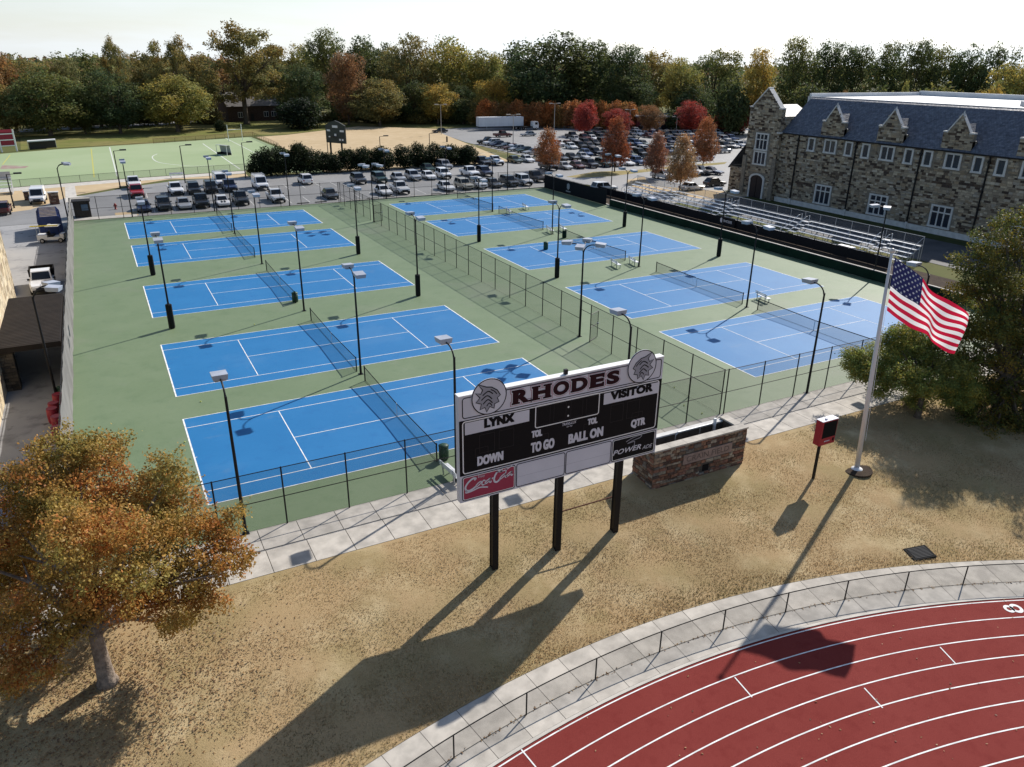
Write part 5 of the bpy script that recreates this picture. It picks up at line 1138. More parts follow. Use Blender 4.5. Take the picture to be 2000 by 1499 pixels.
    # hedge bed strip at the foot of the wall
hall()
sheet('hall_lawn', rect(91.2, HX-.2, -5, 60), .010, layered('dark hall lawn', [(.045, .060, .020), ((.08, .08, .03), .3, .4, .6, .7)], .95, .1, .5, 10))  # dark green lawn with paler patches along the hall wall
sheet('tan_verge', [(85.5, 60.5), (93.6, 60.5), (93.6, 66.5), (86, 76), (88, 80), (92, 86.5), (86, 84), (82, 78), (80.5, 70)], .013, M_TAN)
sheet('planted_island', pxpoly([(1105, 346), (1160, 336), (1240, 333), (1330, 323), (1420, 317), (1415, 321), (1300, 332), (1240, 339), (1190, 345), (1130, 348)]), .016, layered('island turf', [(.26, .22, .09), ((.34, .27, .13), .2, .4, .6, .8)], .95, .1, .3, 8))

# ------------------------------------------------------------------ aluminium bleachers
def bleachers():
    r = thing('bleachers', 'long five-row aluminium bleachers beside the stone hall drive', 'bleachers', (75, 44, 0))
    y0, y1 = 17.2, 70.2; run, rise, x0, z0 = .68, .36, 75.0, .50
    aisles = [21.5, 33.6, 46.5, 60.0]; edges = [y0]; 
    for a in aisles: edges += [a-.65, a+.65]
    edges.append(y1); segs = [(edges[i], edges[i+1]) for i in range(0, len(edges), 2)]
    for k in range(5):
        x, z = x0+k*run, z0+k*rise
        for a, c in segs:
            n = max(1, round((c-a)/5.5)); w = (c-a)/n
            for i in range(n):
                put('seat_plank', UNIT, r, Vector((x, a+w*(i+.5), z))-r.location, (0, 0, 0), (.30, w-.02, .045), mat_=M_ALU)
                if k: put('foot_plank', UNIT, r, Vector((x-.36, a+w*(i+.5), z-.36))-r.location, (0, 0, 0), (.37, w-.02, .04), mat_=M_ALU)
    fr = MB().prism([(x0-.1, 0, .0), (x0-.02, 0, .0), (x0+4*run, 0, z0+4*rise-.05), (x0+4*run-.1, 0, z0+4*rise-.05)], (0, .06, 0)).box(x0+4*run-.06, x0+4*run, 0, .06, 0, z0+4*rise).box(x0+2*run-.03, x0+2*run+.03, 0, .06, 0, z0+2*rise)
    fme = fr.mesh('support_frame', M_GALV); n = 28
    for i in range(n+1): put('support_frame', fme, r, Vector((0, y0+(y1-y0-.06)*i/n, 0))-r.location)
    xb = x0+4*run+.32; zb = z0+4*rise
    for i in range(23):
        y = y0+(y1-y0)*i/22; MB().tube([(xb, y, 0), (xb, y, zb+1.05)], .03, 6).build('back_post', M_GALV, r)
    for z in (zb+1.05, zb+.1): MB().tube([(xb, y0, z), (xb, y1, z)], .03, 6).build('back_rail', M_GALV, r)
    MB().quad((xb+.01, y0, zb+.1), (xb+.01, y1, zb+.1), (xb+.01, y1, zb+1.05), (xb+.01, y0, zb+1.05)).build('back_mesh', link_mat('bleacher link', (.05, .05, .055), .05, .2), r)
    for ye in (y0, y1):
        g = MB().tube([(x0-.1, ye, 0), (x0-.1, ye, z0+.55), (xb, ye, zb+1.05)], .03, 6)
        for t in (.3, .6): g.tube([(x0-.1+(xb-x0+.1)*t, ye, 0), (x0-.1+(xb-x0+.1)*t, ye, z0+.55+(zb+.5-z0)*t)], .025, 6)
        g.build('end_rail', M_GALV, r)
    for a in aisles:
        st = MB()
        for k in range(5): st.box(x0-.3+k*run, x0-.3+k*run+.62, a-.6, a+.6, z0-.15+k*rise, z0-.10+k*rise)
        st.build('aisle_steps', M_ALU, r)
        for s in (-.62, .62): MB().tube([(x0-1.0, a+s, 0), (x0-1.0, a+s, 1.0), (x0+.3, a+s, 1.45), (x0+2.0, a+s, 2.6), (x0+2.6, a+s, 2.7), (x0+2.6, a+s, 1.2)], .03, 6).build('aisle_rail', M_ALU, r)
        MB().box(x0-1.1, x0-.35, a-.9, a+.9, .22, .30).build('landing', M_ALU, r)
    for i in range(20):
        y = y0+1.3+(y1-y0-2.6)*i/19; MB().tube([(x0-.45, y, 0), (x0-.45, y, 1.25)], .028, 6).build('front_post', M_BLACK, r)
bleachers()
MB().box(73.6, 74.5, 23.0, 25.0, 0, .95).build('equipment_box', M_ALU, label='silver equipment box in front of the bleachers beside the stair', cat='box')
crest = thing('crest_banner', 'black banner with a small white crest and lettering on the bleacher fence', 'banner', (72.15, 42, .0))
MB().box(72.10, 72.14, 40.4, 43.6, .15, 1.32).build('cloth', M_SCREEN_B, crest)
b = MB(); pts = [(.0, .0), (.18, .12), (.18, .38), (0, .46), (-.18, .38), (-.18, .12)]; b.prism([(72.09, 42.95-x*1.2, .45+y*1.5) for x, y in pts], (.008, 0, 0)); b.build('crest', M_SBW, crest)
put('lettering', text_mesh('RHODES', M_SBW, .02), crest, Vector((72.085, 42.5, .62))-crest.location, (math.pi/2, 0, -math.pi/2), (1.6, .34, 1))
cb = thing('screen_crest', 'pale crest printed on the black corner windscreen', 'banner', (FX1-.1, 74, 0))
b = MB(); b.prism([(FX1-.10, 74-x*2.3, .75+y*2.4) for x, y in pts], (.008, 0, 0)); b.build('crest', mat('faint crest', (.30, .31, .34), .8, .2), cb)
MB().box(FX1-.105, FX1-.09, 73.3, 74.7, .45, .62).build('crest_scroll', MATS['faint crest'], cb)

# ------------------------------------------------------------------ small things by the lots and field
bo = thing('booth', 'dark brown booth with a blue window at the corner of the court fence', 'booth', (-4.7, 85.3, 0))
M_BOO = mat('booth brown', (.025, .019, .017), .6, .3, var=.2, scale=2)
MB().box(-5.7, -3.7, 84.4, 86.2, 0, 2.1).build('walls', M_BOO, bo); MB().box(-5.85, -3.55, 84.25, 86.35, 2.1, 2.25).build('roof', M_BOO, bo)
MB().box(-4.75, -3.95, 84.37, 84.4, .95, 1.75).build('window', mat('booth glass', (.10, .16, .26), .2, .5), bo); MB().box(-5.55, -4.95, 84.37, 84.4, .1, 1.9).build('door', mat('booth door', (.035, .027, .024), .6, .3), bo)
q = G(227, 412); hy = thing('fire_hydrant', 'red fire hydrant in a tan patch behind the court fence', 'hydrant', (q.x, q.y+1.2, .01)); M_HYD = mat('hydrant red', (.30, .03, .02), .5, .4)
put('barrel', MB().lathe([(.20, 0), (.20, .06), (.13, .08), (.13, .6), (.17, .62), (.17, .68), (.12, .8), (.04, .86)], n=12).mesh('barrel', M_HYD, smooth=True), hy)
put('nozzle', MB().tube([(-.25, 0, .5), (.25, 0, .5)], .07, 8).mesh('nozzle', M_HYD), hy)
sheet('tan_verge', [(-.8, 83.2), (2.1, 83.2), (2.1, 86.4), (-.8, 86.4)], .014, M_TAN); sheet('booth_pad', rect(-5.9, 1.9, 82.35, 84.3), .018, M_CONC2)
for i, (px, py) in enumerate([(54, 391), (108, 399)]):
    q = G(px, py); pr = thing('brick_pier', ['small brick pier behind the white van', 'larger brick pier with a cap near the field walk'][i], 'pier', (q.x, q.y, .01)); hw, hh = ((.36, 1.25), (.66, 1.7))[i]
    b = MB(); b.box(q.x-hw+.05, q.x+hw-.05, q.y-.35, q.y+.35, 0, hh, 0, (.10, .06, .045)); stone_face(b, (q.x-hw, q.y-.36, 0), (1, 0, 0), 2*hw, 0, hh, (0, -1, 0), [(.20, .10, .07), (.28, .2, .14), (.12, .07, .05)], (.3, .6), (.15, .3)); b.build('shaft', M_STONE, pr)
    MB().box(q.x-hw-.06, q.x+hw+.06, q.y-.45, q.y+.42, hh, hh+.12).build('cap', M_LIME, pr)
def tall_light(px, py, top, lab, m, double=False, cat='light pole', g='light poles by the field'):
    q = G(px, py); h = up_z(q.x, q.y, top); r = thing('area_light_pole', lab, cat, (q.x, q.y, .0), group=g)
    put('shaft', MB().tube([(0, 0, 0), (0, 0, h)], [.11, .07], 8).mesh('shaft', m), r)
    for s in ((-1, 1) if double else (1,)):
        put('arm', MB().tube([(0, 0, h-.05), (s*1.3, 0, h+.05)], .04, 6).mesh('arm', m), r); put('lamp_head', MB().box(min(s*.9, s*1.9), max(s*.9, s*1.9), -.25, .25, h, h+.2).mesh('lamp_head', m), r)
M_DK = mat('dark pole', (.03, .028, .026), .5, .3); M_LP = mat('pale pole', (.46, .43, .39), .7, .2)
for px, py, t, lab in [(235, 367, 295, 'dark field light pole near the red pickup'), (362, 358, 285, 'dark field light pole by the white field bench'), (480, 348, 279, 'dark field light pole at the end of the shrub row'), (28, 407, 341, 'dark light pole by the small stand and maroon car')]: tall_light(px, py, t, lab, M_DK)
for px, py, t, lab in [(641, 304, 269, 'dark light pole on the tan field beside the dark scoreboard'), (744, 318, 267, 'dark light pole behind the middle of the shrub row'), (840, 320, 261, 'dark light pole behind the end of the shrub row')]: tall_light(px, py, t, lab, M_DK)
for px, py, t, lab in [(862, 263, 205, 'pale double-armed lamp post at the corner of the tan field'), (1002, 292, 225, 'pale double-armed lamp post among the edge cars'), (1082, 262, 203, 'pale lamp post beside the orange hedge'), (1228, 262, 215, 'pale double-armed lamp post between red trees'), (1320, 262, 229, 'pale lamp post before the low red shop'), (1410, 262, 217, 'pale double-armed lamp post near the hall tower')]: tall_light(px, py, t, lab, M_LP, True, g='lamp posts in the main lot')
q = G(873, 278); bollard = thing('bollard', 'dark bollard at the edge of the tan field', 'bollard', (q.x, q.y, 0)); put('shaft', MB().lathe([(.22, 0), (.22, 1.3), (.1, 1.5)], n=10).mesh('shaft', M_DK), bollard)
def field_fence():
    pts = [(-200, 388), (0, 369), (230, 351), (355, 341), (480, 333)]
    for (a, b) in zip(pts, pts[1:]):
        A, B = G(*a), G(*b)
        yield A, B
ff = None
for i, (A, B) in enumerate(field_fence()):
    if ff is None: ff = thing('field_fence', 'low dark chain-link fence along the near edge of the hockey field', 'fence', (A.x, A.y, 0)); fpm = post_mesh(1.25, .03, M_DK)
    n = max(1, round((B-A).length/3.2))
    for k in range(n): put('post', fpm, ff, A.lerp(B, k/n)-ff.location)
    MB().tube([A+Vector((0, 0, 1.22)), B+Vector((0, 0, 1.22))], .025, 6).build('top_rail', M_DK, ff)
    MB().quad(A+Vector((0, 0, .03)), B+Vector((0, 0, .03)), B+Vector((0, 0, 1.2)), A+Vector((0, 0, 1.2))).build('mesh', M_LINK, ff)
A, B, C3 = G(300, 281), G(494, 267), G(545, 290); fb = thing('field_fence', 'low reddish fence round the far corner of the hockey field', 'fence', (B.x, B.y, 0)); M_RU = mat('rust rail', (.12, .05, .035), .8, .2)
for P, Q in ((A, B), (B, C3)):
    n = round((Q-P).length/3)
    for k in range(n+1): put('post', post_mesh(1.2, .035, M_RU) if k == 0 else bpy.data.meshes['post'], fb, P.lerp(Q, k/n)-fb.location)
    MB().tube([P+Vector((0, 0, 1.2)), Q+Vector((0, 0, 1.2))], .03, 6).build('top_rail', M_RU, fb); MB().quad(P, Q, Q+Vector((0, 0, 1.15)), P+Vector((0, 0, 1.15))).build('mesh', M_LINK, fb)
def px_line(field, pts, w, m, z=.012):
    b = MB()
    for p, q in zip(pts, pts[1:]):
        A, B = G(*p), G(*q); d = (B-A).normalized(); n = Vector((-d.y, d.x, 0))*w/2; z_ = Vector((0, 0, z)); b.quad(A+n+z_, A-n+z_, B-n+z_, B+n+z_)
    put('field_line', b.mesh('field_line', m), field)
hf = bpy.data.objects['hockey_field']; M_FY = mat('yellow field line', (.48, .46, .12), .8, .2); M_FW = mat('white field line', (.62, .64, .58), .8, .2)
for pts, w, m in [([(214, 288), (229, 345)], .25, M_FW), ([(178, 291), (184, 347)], .22, M_FY), ([(396, 281), (469, 331)], .25, M_FW), ([(20, 303), (5, 322)], .2, M_FY), ([(440, 270), (535, 318)], .2, M_FW)]: px_line(hf, pts, w, m)
def goal_arc():
    g0 = G(432, 298); pts = []
    b = MB(); P = [G(*p) for p in [(307, 301), (298, 306), (300, 312), (312, 318), (340, 322), (380, 325), (420, 323)]]
    P = [Vector((x, y, .013)) for x, y in spline([(p.x, p.y) for p in P], 5)]
    for p, q in zip(P, P[1:]):
        d = (q-p).normalized(); n = Vector((-d.y, d.x, 0))*.11; b.quad(p+n, p-n, q-n, q+n)
    put('field_line', b.mesh('field_line', M_FW), hf)
goal_arc()
q = G(-10, 330); put('field_emblem', MB().quad(*[G(*p, .013) for p in [(0, 331), (48, 329), (56, 325), (4, 323)]]).mesh('field_emblem', mat('faded field paint', (.30, .16, .16), .85, .2, col2=(.36, .34, .26), scale=.6)), hf)
q = G(434, 303); gl = thing('hockey_goal', 'white field hockey goal with dark backboard on the green field', 'goal', (q.x, q.y, .01), math.radians(-62))
put('frame', MB().tube([(-1.83, 0, 0), (-1.83, 0, 2.1), (1.83, 0, 2.1), (1.83, 0, 0)], .06, 6).tube([(-1.83, 1.2, 0), (-1.83, .9, 2.1)], .05, 6).tube([(1.83, 1.2, 0), (1.83, .9, 2.1)], .05, 6).mesh('frame', M_WHITE), gl)
put('net', MB().quad((-1.83, 1.2, .4), (1.83, 1.2, .4), (1.83, .9, 2.1), (-1.83, .9, 2.1)).quad((-1.83, 0, 2.1), (1.83, 0, 2.1), (1.83, .9, 2.1), (-1.83, .9, 2.1)).mesh('net', mat('goal net', (.36, .37, .36), .8, .1)), gl)
put('backboard', MB().box(-1.8, 1.8, 1.15, 1.22, 0, .5).box(-1.85, -1.78, 0, 1.2, 0, .5).box(1.78, 1.85, 0, 1.2, 0, .5).mesh('backboard', M_BLACK), gl)
A, B = G(447, 277), G(474, 275); up = thing('rugby_posts', 'pair of white crossbar goalposts beyond the hockey field', 'goalposts', (A.x, A.y, 0))
for p in (A, B): MB().tube([p, p+Vector((0, 0, 4.2))], .08, 8).build('upright', M_WHITE, up)
MB().tube([A+Vector((0, 0, 2.9)), B+Vector((0, 0, 2.9))], .07, 8).build('crossbar', M_WHITE, up)
q = G(100, 293); bs = thing('team_shelter', 'long white-roofed team shelter at the far side of the hockey field', 'shelter', (q.x, q.y, 0))
A, B = G(57, 293), G(111, 289); MB().obox((A+B)/2+Vector((0, 0, 1.9)), (B-A)/2, Vector((0, .9, 0)), Vector((0, 0, .12))).build('roof', M_WHITE, bs); MB().obox((A+B)/2+Vector((0, .7, .9)), (B-A)/2*.98, Vector((0, .05, 0)), Vector((0, 0, .9))).build('back_wall', M_DK, bs)
for p in (A, B): MB().tube([p+Vector((0, -.6, 0)), p+Vector((0, -.6, 1.8))], .05, 6).build('post', M_GALV, bs)
q = G(18, 297); sc_ = thing('field_scoreboard', 'small red and white scoreboard at the far corner of the hockey field', 'scoreboard', (q.x, q.y, 0))
b0, b1 = G(4, 298), G(34, 296); w = (b1-b0); c = (b0+b1)/2
MB().obox(c+Vector((0, 0, 3.1)), w/2, Vector((0, .15, 0)), Vector((0, 0, 1.7))).build('panel', mat('red panel', (.26, .02, .04), .5, .3), sc_)
MB().obox(c+Vector((0, -.17, 4.55)), w/2*1.04, Vector((0, .03, 0)), Vector((0, 0, .25))).build('header', mat('bright red', (.40, .03, .06), .5, .3), sc_)
for s in (-1, 1): MB().obox(c+w/2*s*.98+Vector((0, -.05, 2.4)), Vector((.15, 0, 0)), Vector((0, .2, 0)), Vector((0, 0, 2.4))).build('frame', M_WHITE, sc_)
for z in (1.35, 2.6, 3.9): MB().obox(c+Vector((0, -.18, z)), w/2*.9, Vector((0, .02, 0)), Vector((0, 0, .10))).build('white_band', M_WHITE, sc_)
q = G(658, 303); fs = thing('dark_scoreboard', 'dark football scoreboard with white score boxes on two posts behind the shrubs', 'scoreboard', (q.x, q.y, 0), math.radians(-58)); H0 = 2.6
for s in (-1, 1): put('post', MB().box(s*1.7-.15, s*1.7+.15, -.15, .15, 0, H0+.2).mesh('post', M_BLACK), fs)
put('cabinet', MB().prism([(-2.9, 0, H0), (2.9, 0, H0), (2.9, 0, H0+3.9), (1.2, 0, H0+4.6), (0, 0, H0+4.9), (-1.2, 0, H0+4.6), (-2.9, 0, H0+3.9)], (0, .35, 0)).mesh('cabinet', mat('board charcoal', (.03, .035, .035), .6, .3)), fs)
for x, z, w_, h_ in [(-2.0, 5.3, 1.0, .4), (2.0, 5.3, 1.2, .4), (0, 4.4, .6, .5), (-1.8, 3.9, .5, .35), (1.3, 3.4, .5, .4), (2.1, 3.4, .5, .4), (0, 6.2, 1.6, .5)]: put('score_box', MB().box(x-w_/2, x+w_/2, -.03, 0, z-h_/2, z+h_/2).mesh('score_box', M_SBW), fs)
q = G(347, 348); lb = thing('field_bench', 'pale bench on the walk beside the hockey field', 'bench', (q.x, q.y, .02)); put('seat', MB().box(-1.3, 1.3, -.2, .2, .42, .48).mesh('seat', M_ALU), lb); put('backrest', MB().box(-1.3, 1.3, .2, .25, .6, .95).mesh('backrest', M_ALU), lb)
for s in (-1, 1): put('leg', MB().box(s*1.1-.04, s*1.1+.04, -.2, .2, 0, .42).mesh('leg', M_GALV), lb)
q = G(0, 384); sb_ = thing('small_stand', 'small metal grandstand at the near corner of the hockey field', 'bleachers', (q.x-1.5, q.y+1.0, 0))
for k in range(5): put('seat_plank', MB().box(-4, 3.2, -.14, .14, 0, .05).mesh('seat_plank', M_ALU) if k == 0 else bpy.data.meshes['seat_plank'], sb_, (0, k*.75, .5+k*.42))
put('frame', MB().box(-4, -3.9, 0, 3.1, 0, .06).prism([(3.1, 0, 0), (3.1, 3.2, 0), (3.1, 3.2, 2.2), (3.1, 0, .45)], (.08, 0, 0)).box(-4, 3.2, 3.15, 3.2, 1.9, 3.2).mesh('frame', M_GALV), sb_)

# ------------------------------------------------------------------ houses beyond
def house():
    a, b = G(448, 239), G(548, 235); c = (a+b)/2; u = (b-a).normalized(); v = Vector((-u.y, u.x, 0)); L = (b-a).length/2
    r = thing('brick_house', 'dark brick house with a grey pitched roof behind the tall oak', 'house', (c.x, c.y, 0), math.atan2(u.y, u.x)); mb = mat('house brick', (.085, .055, .045), .9, .2, var=.3, scale=3)
    put('wall', MB().box(-L, L, 0, 9, 0, 5.2).mesh('wall', mb), r)
    put('gable', MB().prism([(-L, 0, 5.2), (-L, 9, 5.2), (-L, 4.5, 9.2)], (2*L, 0, 0)).mesh('gable', mb), r)
    rf = put('roof', MB().add([(-L-.5, -.5, 4.95), (L+.5, -.5, 4.95), (L+.5, 4.5, 9.4), (-L-.5, 4.5, 9.4)], [(0, 1, 2, 3)]).add([(-L-.5, 9.5, 4.95), (L+.5, 9.5, 4.95), (L+.5, 4.5, 9.4), (-L-.5, 4.5, 9.4)], [(3, 2, 1, 0)]).mesh('roof', mat('grey shingle', (.17, .16, .155), .85, .2, var=.2, scale=2)), r)
    put('chimney', MB().box(-L+.3, -L+1.3, 4, 5, 8, 10.6).mesh('chimney', mb), rf)
    for x in (-L*.55, L*.45, -L*.1, L*.75):
        if abs(x) < L*.2:
            put('door', MB().box(x-.6, x+.6, -.05, 0, .2, 2.5).mesh('door', M_DK), r); continue
        w = put('window', MB().box(x-.85, x+.85, -.06, 0, 1.3, 3.1).mesh('window', M_WHITE), r)
        for s in (-1, 1): put('pane', MB().box(x+s*.42-.34, x+s*.42+.34, -.09, -.06, 1.42, 2.98).mesh('pane', M_GLASSB), w)
    put('wing', MB().box(L, L+4, 2, 8, 0, 3.2).mesh('wing', mb), r); put('wing_roof', MB().box(L+.02, L+4.4, 1.6, 8.4, 3.2, 3.5).mesh('wing_roof', MATS['grey shingle']), r)
house()
def shop():
    a, b = G(1262, 258), G(1345, 258); c = (a+b)/2; u = (b-a).normalized(); L = (b-a).length/2
    r = thing('low_shop', 'low red-walled shop with a pale flat roof beyond the main lot', 'shop', (c.x, c.y+5, 0), math.atan2(u.y, u.x))
    put('wall', MB().box(-L, L, 0, 12, 0, 4.2).mesh('wall', mat('shop red', (.16, .035, .035), .8, .2, var=.2, scale=.8)), r); put('roof', MB().box(-L-.6, L+.6, -.8, 12.6, 4.2, 4.7).mesh('roof', mat('shop roof', (.52, .52, .50), .7, .3)), r)
    put('door', MB().box(-.9, .9, -.06, 0, 0, 2.6).mesh('door', M_WHITE), r)
    for x in (-L*.6, L*.55): put('window', MB().box(x-1.8, x+1.8, -.05, 0, 1, 2.8).mesh('window', M_GLASSB), r)
shop()

# ------------------------------------------------------------------ trees
def crown_mesh(name, lobes, n, size, m, rng, sprig=10, spread=.5, droop=0., hues=None, hollow=.45, tintvar=.28):
    # leaf-sized blades in sprigs spread through the lobes of a crown
    lob = np.array(lobes, float); vol = (lob[:, 3]*lob[:, 4]*lob[:, 5])**(2/3); k = max(1, n//sprig)
    li = rng.choice(len(lob), k, p=vol/vol.sum()); d = rng.normal(size=(k, 3)); d /= np.linalg.norm(d, axis=1)[:, None]
    rad = (hollow+(1-hollow)*rng.random(k)**.5)*(1+.10*rng.normal(size=k)*.6); c = lob[li, :3]+d*lob[li, 3:6]*rad[:, None]
    # drop sprigs buried deep inside other lobes
    q = (c[:, None, :]-lob[None, :, :3])/lob[None, :, 3:6]; deep = ((q**2).sum(2) < .30).any(1); keep = ~deep | (rng.random(k) < .35); c, d = c[keep], d[keep]; k = len(c)
    sc = lob[:, 3:6].mean()
    ctr = np.repeat(c, sprig, 0); out = np.repeat(d, sprig, 0); N = len(ctr)
    p = ctr+rng.normal(size=(N, 3))*size*spread*np.array([2.2, 2.2, 1.6]); p[:, 2] -= droop*np.abs(rng.normal(size=N))*size*2
    nrm = out*.6+rng.normal(size=(N, 3))*.7+np.array([0, 0, .35]); nrm /= np.linalg.norm(nrm, axis=1)[:, None]
    a = np.cross(nrm, rng.normal(size=(N, 3))); a /= np.linalg.norm(a, axis=1)[:, None]; b = np.cross(nrm, a); s = size*rng.uniform(.6, 1.25, N)[:, None]
    v = np.stack([p-a*s*.62, p-b*s*.36, p+a*s*.62, p+b*s*.36], 1)
    me = bpy.data.meshes.new(name); me.vertices.add(N*4); me.vertices.foreach_set('co', v.reshape(-1).astype(np.float32)); me.loops.add(N*4); me.loops.foreach_set('vertex_index', np.arange(N*4, dtype=np.int32))
    me.polygons.add(N); me.polygons.foreach_set('loop_start', np.arange(0, N*4, 4, dtype=np.int32)); me.update()
    br = np.repeat(rng.uniform(1-tintvar, 1+tintvar, k), sprig)*rng.uniform(.8, 1.2, N); col = np.repeat(br[:, None], 3, 1)
    if hues is not None:
        hs = np.array(hues); fq = 3.2/sc*.28; ph = rng.uniform(0, 6, 6)
        fld = np.sin(c[:, 0]*fq+ph[0]+np.sin(c[:, 2]*fq*.7+ph[1]))+np.sin(c[:, 1]*fq*1.1+ph[2])+np.sin(c[:, 2]*fq*1.3+ph[3]+c[:, 0]*fq*.5); idx = np.clip(((fld/3+1)/2*len(hs)+rng.normal(0, .9, k)).astype(int), 0, len(hs)-1)
        col *= np.repeat(hs[idx], sprig, 0)
    at = me.attributes.new('tint', 'FLOAT_COLOR', 'FACE'); at.data.foreach_set('color', np.concatenate([np.clip(col, 0, 4), np.ones((N, 1))], 1).astype(np.float32).reshape(-1))
    me.materials.append(m); return me
def limbs_mesh(name, base, lobes, r0, fork, m, rng, lean=(0, 0), n=9):
    b = MB(); base = Vector(base); top = Vector((base.x+lean[0], base.y+lean[1], fork)); h = top.z-base.z
    b.tube([base+Vector((0, 0, -.02*h)), base+Vector((0, 0, .06*h)), base.lerp(top, .35)+Vector((lean[0]*.1, 0, 0)), base.lerp(top, .7), top], [r0*1.7, r0*1.18, r0, r0*.88, r0*.72], n)
    for L in lobes:
        e = Vector(L[:3])*.92; s = base.lerp(top, rng.uniform(.72, 1.0)); mid = s.lerp(e, .5)+Vector((0, 0, .10*(e-s).length))
        b.tube([s, s.lerp(mid, .5)+Vector((0, 0, .03*h)), mid, mid.lerp(e, .6), e], [r0*.48, r0*.40, r0*.28, r0*.17, r0*.06], 6)
        for _ in range(2):
            o = Vector(rng.normal(size=3))*float(np.mean(L[3:6]))*.25; b.tube([mid, mid.lerp(e+o, .6), e+o], [r0*.2, r0*.12, r0*.03], 5)
    return b.mesh(name, m, smooth=True)
rg = np.random.default_rng(5)
def unit_lobes(kind, rng):
    L = []
    if kind in ('round', 'tall'):
        n = 30 if kind == 'round' else 34; zc, zh, rx = (.55, .40, .36) if kind == 'round' else (.54, .42, .29)
        for i in range(n):
            u = 1-2*(i+.5)/n; a = i*2.39996+rng.normal()*.35; q = rng.uniform(.10, .165); k = rng.uniform(.72, 1.12); rr = math.sqrt(max(0, 1-u*u))*(1 if u > -.4 else .85)
            L.append((rx*rr*k*math.cos(a), rx*rr*k*math.sin(a), min(.93, zc+zh*u*k), q, q, q*.75))
        L.append((0, 0, zc, rx*.75, rx*.75, zh*.78))
    elif kind == 'cone':
        for i in range(15):
            z = .26+.68*i/14; r = .60*(1-((z-.26)/.76))**.75*min(1, .55+(z-.26)*3)+.02; a = i*2.4; q = .09+.13*(1-z)
            L.append((r*.6*math.cos(a), r*.6*math.sin(a), z, q*1.15, q*1.15, q*.7)); L.append((r*.55*math.cos(a+2.1), r*.55*math.sin(a+2.1), z*.96+.01, q, q, q*.7))
        L.append((0, 0, .46, .30, .30, .24))
    elif kind == 'open':
        for i in range(60):
            a = rng.uniform(0, 6.28); z = rng.uniform(.26, .96); r = rng.uniform(.06, .46)*math.sqrt(max(.1, 1-((z-.58)/.44)**2)); q = rng.uniform(.045, .095)
            L.append((r*math.cos(a), r*math.sin(a), z, q, q, q*.6))
    elif kind == 'bush':
        for i in range(10):
            a = rng.uniform(0, 6.28); z = rng.uniform(.2, .8); r = .26*(1-.5*z); q = rng.uniform(.16, .24); L.append((r*math.cos(a), r*math.sin(a), z, q, q, q*.8))
        L.append((0, 0, .45, .36, .36, .40))
    return L
TREES = {}
for kind, nv, nl, sz, hol in (('round', 4, 15000, .025, .5), ('tall', 4, 14000, .023, .5), ('cone', 3, 12000, .028, .4), ('open', 2, 20000, .019, .2), ('bush', 3, 6000, .050, .6)):
    TREES[kind] = []
    for i in range(nv):
        L = unit_lobes(kind, rg); cm = crown_mesh('crown', L, nl, sz, M_LEAF_FAR, rg, sprig=9, hues=[(.8, .92, .9), (1, 1, 1), (1.15, 1.05, .8), (1.28, 1.0, .75)], hollow=hol)
        tm = limbs_mesh('trunk', (0, 0, 0), L[:8] if kind != 'bush' else L[:3], {'round': .022, 'tall': .020, 'cone': .016, 'open': .024, 'bush': .03}[kind], {'round': .30, 'tall': .34, 'cone': .5, 'open': .36, 'bush': .2}[kind], M_BARK, rg)
        TREES[kind].append((cm, tm))
def tree(kind, x, y, h, w, col, label, group, name='tree', z=0.):
    cm, tm = rnd.choice(TREES[kind]); r = thing(name, label, 'tree' if name != 'shrub' else 'shrub', (x, y, z), rnd.uniform(0, 6.28), group, (w, w, h))
    put('crown', cm, r, color=col); put('trunk', tm, r)
DG, GR, OL, YG, OR, YE, RD, TN, BR = (.085, .115, .050), (.130, .155, .058), (.230, .205, .080), (.275, .265, .085), (.27, .165, .075), (.36, .285, .080), (.33, .068, .062), (.42, .26, .17), (.25, .150, .085)
CN = {DG: 'dark green', GR: 'green', OL: 'olive', YG: 'yellow-green', OR: 'orange-brown', YE: 'yellow', RD: 'red', TN: 'tan', BR: 'russet'}
def tree_px(kind, px, base, top, hw, col, label, group, name='tree', dist=None):
    # base row on the ground gives the distance; or a plain distance where other things hide the foot
    if dist is None: q = G(px, base)
    else:
        d = ray(px, 200); d = np.array([d[0], d[1]]); d = d/np.linalg.norm(d); q = Vector((CAM[0]+d[0]*dist, CAM[1]+d[1]*dist, 0))
    h = up_z(q.x, q.y, top); dep = depth_of((q.x, q.y, h/2)); w = 2*hw*dep/FPX*1.06
    tree(kind, q.x, q.y, h, w, col, label, group, name)
G1 = 'trees behind the hockey field'
